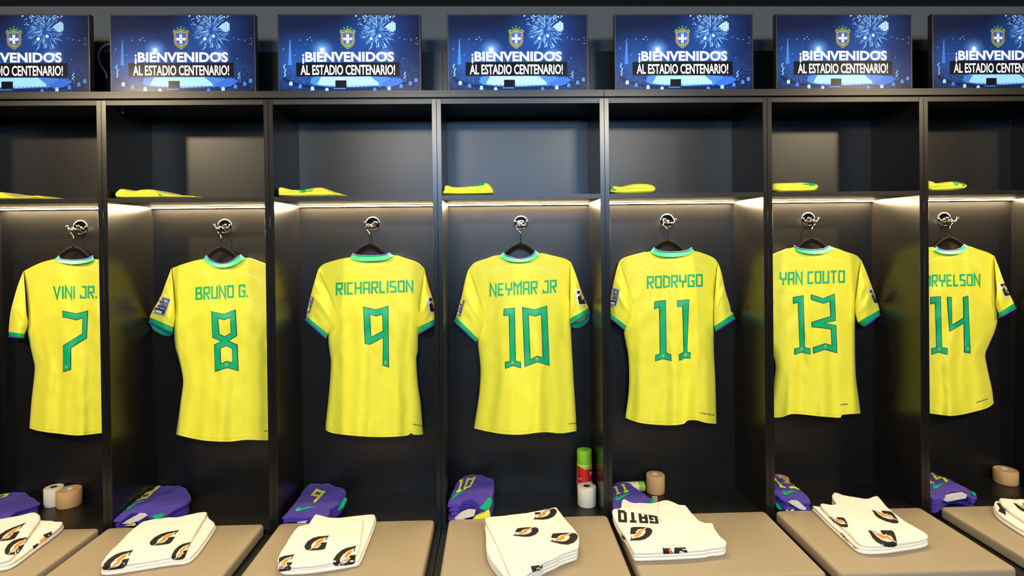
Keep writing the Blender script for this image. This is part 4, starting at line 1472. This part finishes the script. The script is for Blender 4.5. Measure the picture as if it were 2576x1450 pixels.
def shorts(outline, zm, h, dq, digits, swoosh, label, seed, extras=()):
    root_pts = px_plane(outline, ZD + h, zm[0], zm[1])
    xs = [p.x for p in root_pts]; ys = [min(p.y, D - .004) for p in root_pts]
    root_pts = [Vector(q) for q in inflate([tuple(p) for p in smooth_loop(list(root_pts), 1)], .004)]
    root_pts = [Vector((p.x, min(p.y, D - .006))) for p in root_pts]
    root = thing('folded_shorts', label, 'shorts', (sum(xs) / len(xs), sum(ys) / len(ys), ZD), 'violet shorts folded on the bench')
    # folded layers, each a little out of line with the next
    mb = MB()
    ylo, yhi = min(ys), max(ys)

    def tilt(p):
        t = (p.y - ylo) / max(yhi - ylo, .01)
        return -.22 * h * max(0, .30 - t) / .30
    z = ZD + .0005
    nl = 5 if h > .07 else 4
    rl = random.Random(int(seed))
    for k in range(nl):
        f0, f1 = k / nl, (k + 1) / nl
        if k == nl - 1:
            slab(mb, root_pts, z + h * f0, z + h, rr=.009, seed=seed + 2, bump=.006, dome=.003, tilt=tilt)
        else:
            ins = rl.uniform(.002, .014)
            lay = [Vector(q) for q in inflate([tuple(p) for p in root_pts], -ins)]
            lay = [Vector((p.x + rl.uniform(-.002, .002), min(p.y, D - .008))) for p in lay]
            slab(mb, lay, z + h * f0, z + h * f1 + .002, seed=seed + k, bump=.003, tilt=tilt if k == nl - 2 else None)
    bx = [q for q in PIL if True]
    k = max(j for j in range(7) if PIL[j] < sum(xs) / len(xs))
    x_lo, x_hi = PIL[k] + PT + .002, PIL[k + 1] - PT - .002
    for v in mb.V:
        v.x = min(max(v.x, x_lo), x_hi)
        v.y = min(max(v.y, -.009), D - .002)
    bv = mb.bvh()
    mb.obj('cloth', SHORT, root, auto=1.0)
    # pale lining tags and trim showing between the layers at the near edge
    for pol, m, y in extras:
        eb = MB()
        px = [zz(zm, p) for p in pol]
        hy = []
        for p in px:
            h_, _, _, _ = bv.ray_cast(CAM, ray(*p).normalized())
            if h_ is not None:
                hy.append(h_.y)
        if hy:
            y = min(hy) - .0025
        V = [at_y(p[0], p[1], y) for p in px]
        n = len(V)
        V2 = [v + Vector((0, .012, 0)) for v in V]
        cap = [list(t) for t in tessellate_polygon([V])]
        eb.add(V + V2, cap + [[j + n for j in t[::-1]] for t in cap] + [(j, (j + 1) % n, (j + 1) % n + n, j + n) for j in range(n)])
        eb.obj({TAG: 'inner_label', GPR: 'side_trim', YPR: 'waist_trim', SHORT: 'fold'}[m], m, root, smooth=False)
    nb = MB()
    cast_decal(nb, bv, word_in(digits, [zz(zm, p) for p in dq], w=.17, gap=.2), .0024, step=3)
    if nb.V:
        nb.obj('leg_number', YPR, root, auto=None)
    sb = MB()
    cast_decal(sb, bv, [[zz(zm, p) for p in swoosh]], .0024, step=3)
    if sb.V:
        sb.obj('leg_emblem', GPR, root, auto=None)


shorts([(-260, 520), (-160, 430), (0, 415), (100, 385), (200, 372), (270, 400), (300, 430), (350, 460), (420, 500), (470, 540), (320, 590), (200, 620), (120, 670), (40, 720), (-260, 730)], ZA, .046,
       [(-60, 450), (110, 430), (40, 500), (-90, 520)], '7', [(-150, 620), (-140, 590), (-60, 560), (-100, 600)], 'violet folded shorts partly out of frame at the left end of the bench', 11.0)
shorts([(1305, 745), (1335, 685), (1420, 630), (1490, 575), (1560, 490), (1640, 415), (1700, 365), (1790, 300), (1880, 268), (1970, 265), (2060, 300), (2140, 365), (2205, 450), (2195, 510), (2100, 560), (2000, 610), (1900, 665), (1830, 690), (1760, 690), (1690, 650), (1620, 622), (1530, 632), (1420, 695), (1350, 735)], ZA, .060,
       [(1725, 352), (1868, 334), (1705, 485), (1580, 510)], '8', [(1463, 620), (1470, 600), (1492, 578), (1500, 574), (1496, 592), (1540, 556), (1610, 520), (1690, 515), (1600, 538), (1545, 570), (1500, 610), (1475, 622)],
       'violet folded shorts with a yellow 8 on the bench', 12.0,
       extras=[([(1410, 775), (1440, 755), (1560, 690), (1600, 665), (1660, 670), (1690, 690), (1600, 745), (1520, 765), (1440, 780)], TAG, .018), ([(1760, 690), (1880, 670), (1890, 690), (1830, 725), (1800, 725)], GPR, .05), ([(1455, 790), (1480, 778), (1540, 780), (1555, 800), (1455, 800)], YPR, .012)])
shorts([(650, 765), (700, 680), (800, 585), (870, 500), (930, 400), (980, 340), (1050, 295), (1110, 288), (1200, 302), (1320, 348), (1425, 378), (1412, 460), (1345, 545), (1260, 590), (1215, 612), (1240, 655), (1100, 705), (1000, 738), (900, 710), (820, 716), (730, 738)], ZBm, .052,
       [(1082, 376), (1190, 412), (1070, 537), (985, 490)], '9', [(845, 634), (848, 612), (878, 588), (888, 588), (884, 604), (920, 603), (1000, 585), (1080, 588), (1000, 601), (940, 616), (885, 634), (860, 638)],
       'violet folded shorts with a yellow 9 on the bench', 13.0,
       extras=[([(1370, 540), (1400, 490), (1425, 485), (1435, 510), (1400, 580), (1340, 630), (1330, 610)], GPR, .17), ([(860, 760), (960, 742), (980, 745), (960, 765), (870, 768)], TAG, .006)])
shorts([(132, 815), (155, 700), (190, 610), (238, 490), (285, 430), (345, 396), (400, 388), (500, 402), (560, 428), (628, 430), (625, 560), (592, 640), (545, 702), (480, 680), (420, 648), (360, 625), (310, 645), (262, 695), (205, 770)], ZCm, .088,
       [(262, 455), (442, 428), (390, 525), (230, 590)], '10', [(194, 660), (200, 635), (225, 605), (260, 580), (310, 555), (358, 542), (300, 578), (245, 620), (215, 648)],
       'violet folded shorts with a yellow 10 piled high on the bench', 14.0,
       extras=[([(225, 840), (300, 790), (370, 765), (440, 770), (425, 825), (330, 850), (300, 872), (225, 870)], TAG, .016), ([(530, 690), (570, 650), (605, 645), (615, 680), (590, 740), (540, 765), (480, 740)], GPR, .05), ([(405, 872), (440, 830), (530, 790), (580, 755), (600, 850), (540, 872)], YPR, .03)])
shorts([(60, 470), (140, 435), (200, 380), (260, 370), (300, 380), (340, 395), (400, 440), (440, 485), (500, 520), (570, 560), (620, 590), (640, 625), (570, 640), (400, 650), (300, 660), (190, 690), (60, 660)], ZDm, .050,
       [(140, 445), (290, 395), (335, 490), (168, 532)], '11', [(172, 592), (168, 570), (190, 545), (200, 545), (198, 560), (240, 540), (290, 515), (357, 506), (300, 538), (245, 572), (205, 592), (185, 597)],
       'violet folded shorts with a yellow 11 beside the tan tape roll', 15.0,
       extras=[([(570, 630), (590, 590), (610, 575), (635, 625)], GPR, .02)])
shorts([(110, 228), (150, 228), (190, 246), (250, 280), (330, 322), (400, 372), (470, 424), (522, 484), (545, 552), (495, 528), (430, 492), (380, 480), (320, 500), (260, 472), (200, 424), (110, 424)], ZEm, .062,
       [(135, 280), (305, 262), (420, 390), (225, 372)], '13', [(265, 440), (262, 415), (272, 400), (290, 418), (330, 405), (405, 404), (360, 420), (315, 440), (285, 450)],
       'violet folded shorts with a yellow 13 on the bench', 16.0,
       extras=[([(330, 520), (360, 502), (420, 508), (490, 570), (480, 588), (430, 580), (370, 545)], TAG, .012), ([(200, 525), (225, 535), (255, 570), (240, 590), (205, 560)], GPR, .022), ([(300, 580), (370, 580), (375, 600), (300, 602)], YPR, .012)])
shorts([(1610, 212), (1685, 215), (1780, 258), (1900, 310), (2000, 362), (2100, 424), (2122, 452), (2080, 462), (1990, 405), (1930, 392), (1860, 400), (1800, 440), (1750, 500), (1700, 540), (1610, 540)], ZEm, .062,
       [(1590, 250), (1780, 225), (1860, 320), (1640, 340)], '14', [(1703, 385), (1705, 350), (1716, 345), (1725, 360), (1750, 352), (1790, 328), (1845, 326), (1790, 345), (1740, 386), (1715, 390)],
       'violet folded shorts with a yellow 14 beside the right-hand upright', 17.0,
       extras=[([(1805, 495), (1830, 460), (1900, 440), (2000, 425), (2032, 440), (2020, 475), (1930, 490), (1840, 508)], TAG, .010), ([(2070, 415), (2105, 420), (2120, 440), (2100, 450)], GPR, .05)])

# ------------------------------------------------------------------ folded yellow shirts on the shelves


def shelf_shirt(outline, label, seed, greens=(), lh=.016):
    P0 = [at_y(p[0], p[1], .012) for p in outline]
    P2 = [Vector((p.x, max(p.z, ZS))) for p in P0]
    P2 = loop_res(smooth_loop(P2, 1), .006)
    P2 = [Vector((p.x, max(p.y, ZS + .0005))) for p in P2]
    n = len(P2)
    mb = MB()
    y0, y1 = .012, .20
    cz = ZS

    def bulge(p):
        t = (p.y - ZS + .003 * math.sin(p.x * 22 + seed)) / lh
        f = t - math.floor(t)
        return -.007 * math.sqrt(max(1 - (2 * f - 1) ** 2, 0)) - .004 * noise.noise(Vector((p.x * 30, p.y * 40, seed)))
    rings = []
    for ins, y in ((.004, y0 + .0), (.0012, y0 + .004), (0, y0 + .010), (0, y0 + .09), (.003, y1)):
        Q = [Vector(q) for q in inflate([tuple(p) for p in P2], -ins)] if ins else P2
        rings.append([Vector((q.x, y, max(q.y, ZS + .0004))) for q in Q])
    b = len(mb.V)
    for r_ in rings:
        mb.V += r_
    for k in range(len(rings) - 1):
        for j in range(n):
            mb.F.append((b + k * n + j, b + k * n + (j + 1) % n, b + (k + 1) * n + (j + 1) % n, b + (k + 1) * n + j)); mb.M.append(0)
    T2, F2 = tess2d([(p.x, p.z) for p in rings[0]], (), .006)
    V = []
    for x, z in T2:
        p = Vector((x, z))
        d = min((p - Vector((q.x, q.z))).length for q in rings[0])
        V.append(Vector((x, y0 + bulge(p) * min(1, d / .004), z)))
    FF = [f if (V[f[1]] - V[f[0]]).cross(V[f[2]] - V[f[0]]).y < 0 else f[::-1] for f in F2]
    mb.add(V, FF)
    mb.F.append(tuple(b + (len(rings) - 1) * n + j for j in range(n))); mb.M.append(0)
    mx_ = sum(v.x for v in mb.V) / len(mb.V)
    k = max([j for j in range(7) if PIL[j] < mx_] or [0])
    for v in mb.V:
        v.x = min(max(v.x, PIL[k] + PT + .001), PIL[k + 1] - PT - .001)
    bv = mb.bvh()
    for g in greens:
        cast_decal(mb, bv, [g], .0010, step=4, m=1)
    o = mb.obj('folded_shirt', [YEL, GRN], None, auto=1.0)
    tag(o, label, 'shirt', 'folded yellow shirts on the shelves')


z1 = lambda p: (p[0] / 2.736, p[1] / 2.736)
z2 = lambda p: (680 + p[0] / 2.736, p[1] / 2.736)
z3 = lambda p: (1500 + p[0] / 2.394, p[1] / 2.394)
shelf_shirt([(-70, 478), (0, 483), (12, 488), (30, 495), (40, 497), (60, 495), (90, 491), (104, 495), (109, 500), (108, 503), (0, 504), (-70, 505)], 'folded yellow shirt on the shelf, cut off by the left edge', 1.0)
shelf_shirt([z1(p) for p in ((783, 1335), (820, 1297), (850, 1303), (900, 1318), (980, 1302), (1060, 1305), (1100, 1325), (1180, 1340), (1350, 1350), (1355, 1362), (1100, 1368), (795, 1370), (792, 1345))], 'long flat folded yellow shirt on the shelf above shirt 8', 2.0,
            greens=[[z1(p) for p in ((1085, 1330), (1120, 1345), (1150, 1358), (1100, 1360))]])
shelf_shirt([z2(p) for p in ((53, 1290), (75, 1288), (130, 1305), (200, 1308), (260, 1300), (340, 1287), (380, 1300), (420, 1320), (480, 1330), (505, 1346), (480, 1354), (55, 1356), (52, 1325))], 'folded yellow shirt with a green patch on the shelf above shirt 9', 3.0,
            greens=[[z2(p) for p in ((195, 1309), (300, 1303), (285, 1316), (245, 1318), (240, 1326), (200, 1328))]])
shelf_shirt([z2(p) for p in ((1180, 1325), (1198, 1305), (1195, 1280), (1215, 1273), (1260, 1290), (1380, 1283), (1440, 1264), (1490, 1256), (1520, 1280), (1545, 1330), (1500, 1338), (1185, 1343))], 'tallest folded yellow shirt, on the shelf above shirt 10', 4.0,
            greens=[[z2(p) for p in ((1388, 1285), (1400, 1278), (1475, 1261), (1472, 1275), (1440, 1281))]])
shelf_shirt([z3(p) for p in ((85, 1125), (112, 1118), (150, 1126), (200, 1112), (260, 1105), (330, 1109), (365, 1130), (350, 1158), (300, 1166), (85, 1169))], 'folded yellow shirt with a tucked green end on the shelf above shirt 11', 5.0,
            greens=[[z3(p) for p in ((82, 1128), (100, 1124), (118, 1145), (112, 1150), (85, 1138))]])
shelf_shirt([z3(p) for p in ((1065, 1106), (1100, 1102), (1180, 1101), (1250, 1098), (1335, 1106), (1343, 1130), (1320, 1152), (1250, 1158), (1068, 1159))], 'folded yellow shirt with a green print on the shelf above shirt 13', 6.0,
            greens=[[z3(p) for p in ((1235, 1104), (1322, 1106), (1316, 1120), (1285, 1122), (1282, 1113), (1240, 1110))]])
shelf_shirt([z3(p) for p in ((1998, 1090), (2025, 1089), (2050, 1106), (2140, 1092), (2200, 1095), (2235, 1110), (2240, 1125), (2210, 1143), (2120, 1151), (1998, 1152))], 'folded yellow shirt with a green print at the right end of the shelves', 7.0,
            greens=[[z3(p) for p in ((2145, 1096), (2225, 1105), (2218, 1122), (2205, 1118), (2208, 1110), (2175, 1105), (2178, 1117), (2160, 1114))]])

# ------------------------------------------------------------------ tape rolls, cans and small things


def tape(px, pyb, width_px, h, matl, core, label, tilt=0):
    c = at_z(px, pyb, ZD + .0005)
    d = (c - CAM).dot(FWD)
    r_ = width_px / 2 * d / F
    if c.y > D - r_ - .002:
        q_ = at_y(px, pyb, D - r_ - .002)
        c = Vector((q_.x, q_.y, c.z))
    root = thing('tape_roll', label, 'tape roll', (c.x, c.y, c.z), 'tape rolls on the bench')
    ri = r_ * .36
    MB().lathe([(ri, 0), (r_ * .93, 0), (r_, .004), (r_, h - .004), (r_ * .95, h - .0008), (r_ * .7, h), (ri, h), (ri, 0)], c, Vector((0, 0, 1)), 48).obj('tape', matl, root, auto=.8)
    MB().lathe([(ri - .0002, .001), (ri - .0002, h + .0008), (ri * .86, h + .0008), (ri * .86, .001), (ri - .0002, .001)], c, Vector((0, 0, 1)), 32).obj('core', core, root)
    MB().lathe([(.0, .002), (ri * .86, .002)], c, Vector((0, 0, 1)), 24).obj('core_floor', CORE, root)
    return c, r_


tape(136, 1262, 42, .078, TAPEW, CORE, 'white tape roll standing behind the tan roll on the left bench')
tape(174.5, 1264, 54, .072, TAPET, COREW, 'tan tape roll beside the white roll on the left bench')
tape(1476.6, 1270, 47, .080, TAPEW, CORE, 'white tape roll in front of the red spray can')
tape(1649, 1238, 46, .080, TAPET, COREW, 'tan tape roll behind the shorts numbered 11')
tape(2530, 1203, 51, .062, TAPET, COREW, 'tan tape roll alone on the right end of the bench')
tape(1964, 1226, 40, .045, TAPET, COREW, 'tan tape roll mostly hidden behind the shorts numbered 13')

# spray can
c = at_y(1470, 1131, .215)
cz0 = ZD + .0005
hh = c.z - cz0
root = thing('spray_can', 'red spray can with a green cap standing against the upright', 'can', (c.x, .215, cz0))
cc = Vector((c.x, .215, cz0))
rc = .0335
MB().lathe([(.0, 0), (rc * .94, 0), (rc, .005), (rc, hh - .072), (rc * .97, hh - .068)], cc, n=48, mfun=lambda i: 0).obj('can_body', CANR, root)
MB().lathe([(rc * 1.0, hh - .068), (rc * 1.0, hh - .060), (rc * .97, hh - .058)], cc, n=40).obj('shoulder_ring', CANG, root)
MB().lathe([(rc * .97, hh - .060), (rc * .985, hh - .058), (rc * .97, hh - .006), (rc * .93, hh - .001), (rc * .85, hh), (.0, hh)], cc, n=48).obj('cap', CAPG, root)
cbv = BVHTree.FromPolygons(*(lambda m_: ([tuple(v) for v in m_.V], m_.F))(MB().lathe([(rc, .005), (rc, hh - .07)], cc, n=64)))
lb = MB()
band = [zz(ZCm, p) for p in ((1505, 285), (1560, 322), (1655, 312), (1655, 330), (1590, 340), (1545, 325), (1500, 298))]
cast_decal(lb, cbv, [band], .0006, step=3, m=1)
cast_decal(lb, cbv, [[zz(ZCm, p) for p in q] for q in ([(1632, 365), (1657, 365), (1657, 376), (1641, 376), (1641, 402), (1632, 402)], [(1515, 480), (1570, 492), (1570, 540), (1515, 540)], [(1600, 470), (1655, 462), (1655, 540), (1600, 540)], [(1490, 275), (1500, 275), (1506, 520), (1498, 520)], [(1512, 428), (1548, 436), (1548, 442), (1512, 434)])], .0008, step=3, m=0)
lb.obj('label_print', [CANW, CANG], root, auto=None)

# lying can behind the shorts of 11
e0, e1 = at_z(1560, 1232, ZD + .022), at_z(1624, 1229, ZD + .022)
ax = (e1 - e0).normalized()
ln = (e1 - e0).length
root = thing('lying_tube', 'cream and green labelled tube lying behind the shorts numbered 11', 'tube', (e0.x, e0.y, ZD))
base = Vector((e0.x, e0.y + .02, ZD + .0225))
ax = Vector((ax.x, ax.y, 0)).normalized()
MB().lathe([(.0, 0), (.020, 0), (.022, .003), (.022, ln - .02)], base, ax, 36).obj('body', CREAM, root)
MB().lathe([(.0222, ln - .03), (.0222, ln - .003), (.019, ln), (.0, ln)], base, ax, 36).obj('cap', GCAN, root)

# paper strip under the tan tape of 11
pl = [at_z(*zz(ZDm, p), ZD + .001) for p in ((590, 540), (652, 540), (656, 640), (600, 650))]
mb = MB(); n = 4
mb.add(pl + [p + Vector((0, 0, .0008)) for p in pl], [(3, 2, 1, 0), (4, 5, 6, 7)] + [(j, (j + 1) % 4, (j + 1) % 4 + 4, j + 4) for j in range(4)])
tag(mb.obj('paper_strip', PINK, None, smooth=False), 'pale pink paper strip lying in front of the tan tape roll near shorts 11', 'paper strip')

# short cable end hanging in the second cubby
wb = MB()
wb.tube(catmull([at_y(x, y, .10) for x, y in ((282, 272), (292, 276), (304, 280), (312, 285))], 4), .0016, 6)
o = wb.obj('wire', CABLE)
tag(o, 'thin wire end hanging under the top of the locker of shirt 8', 'wire')
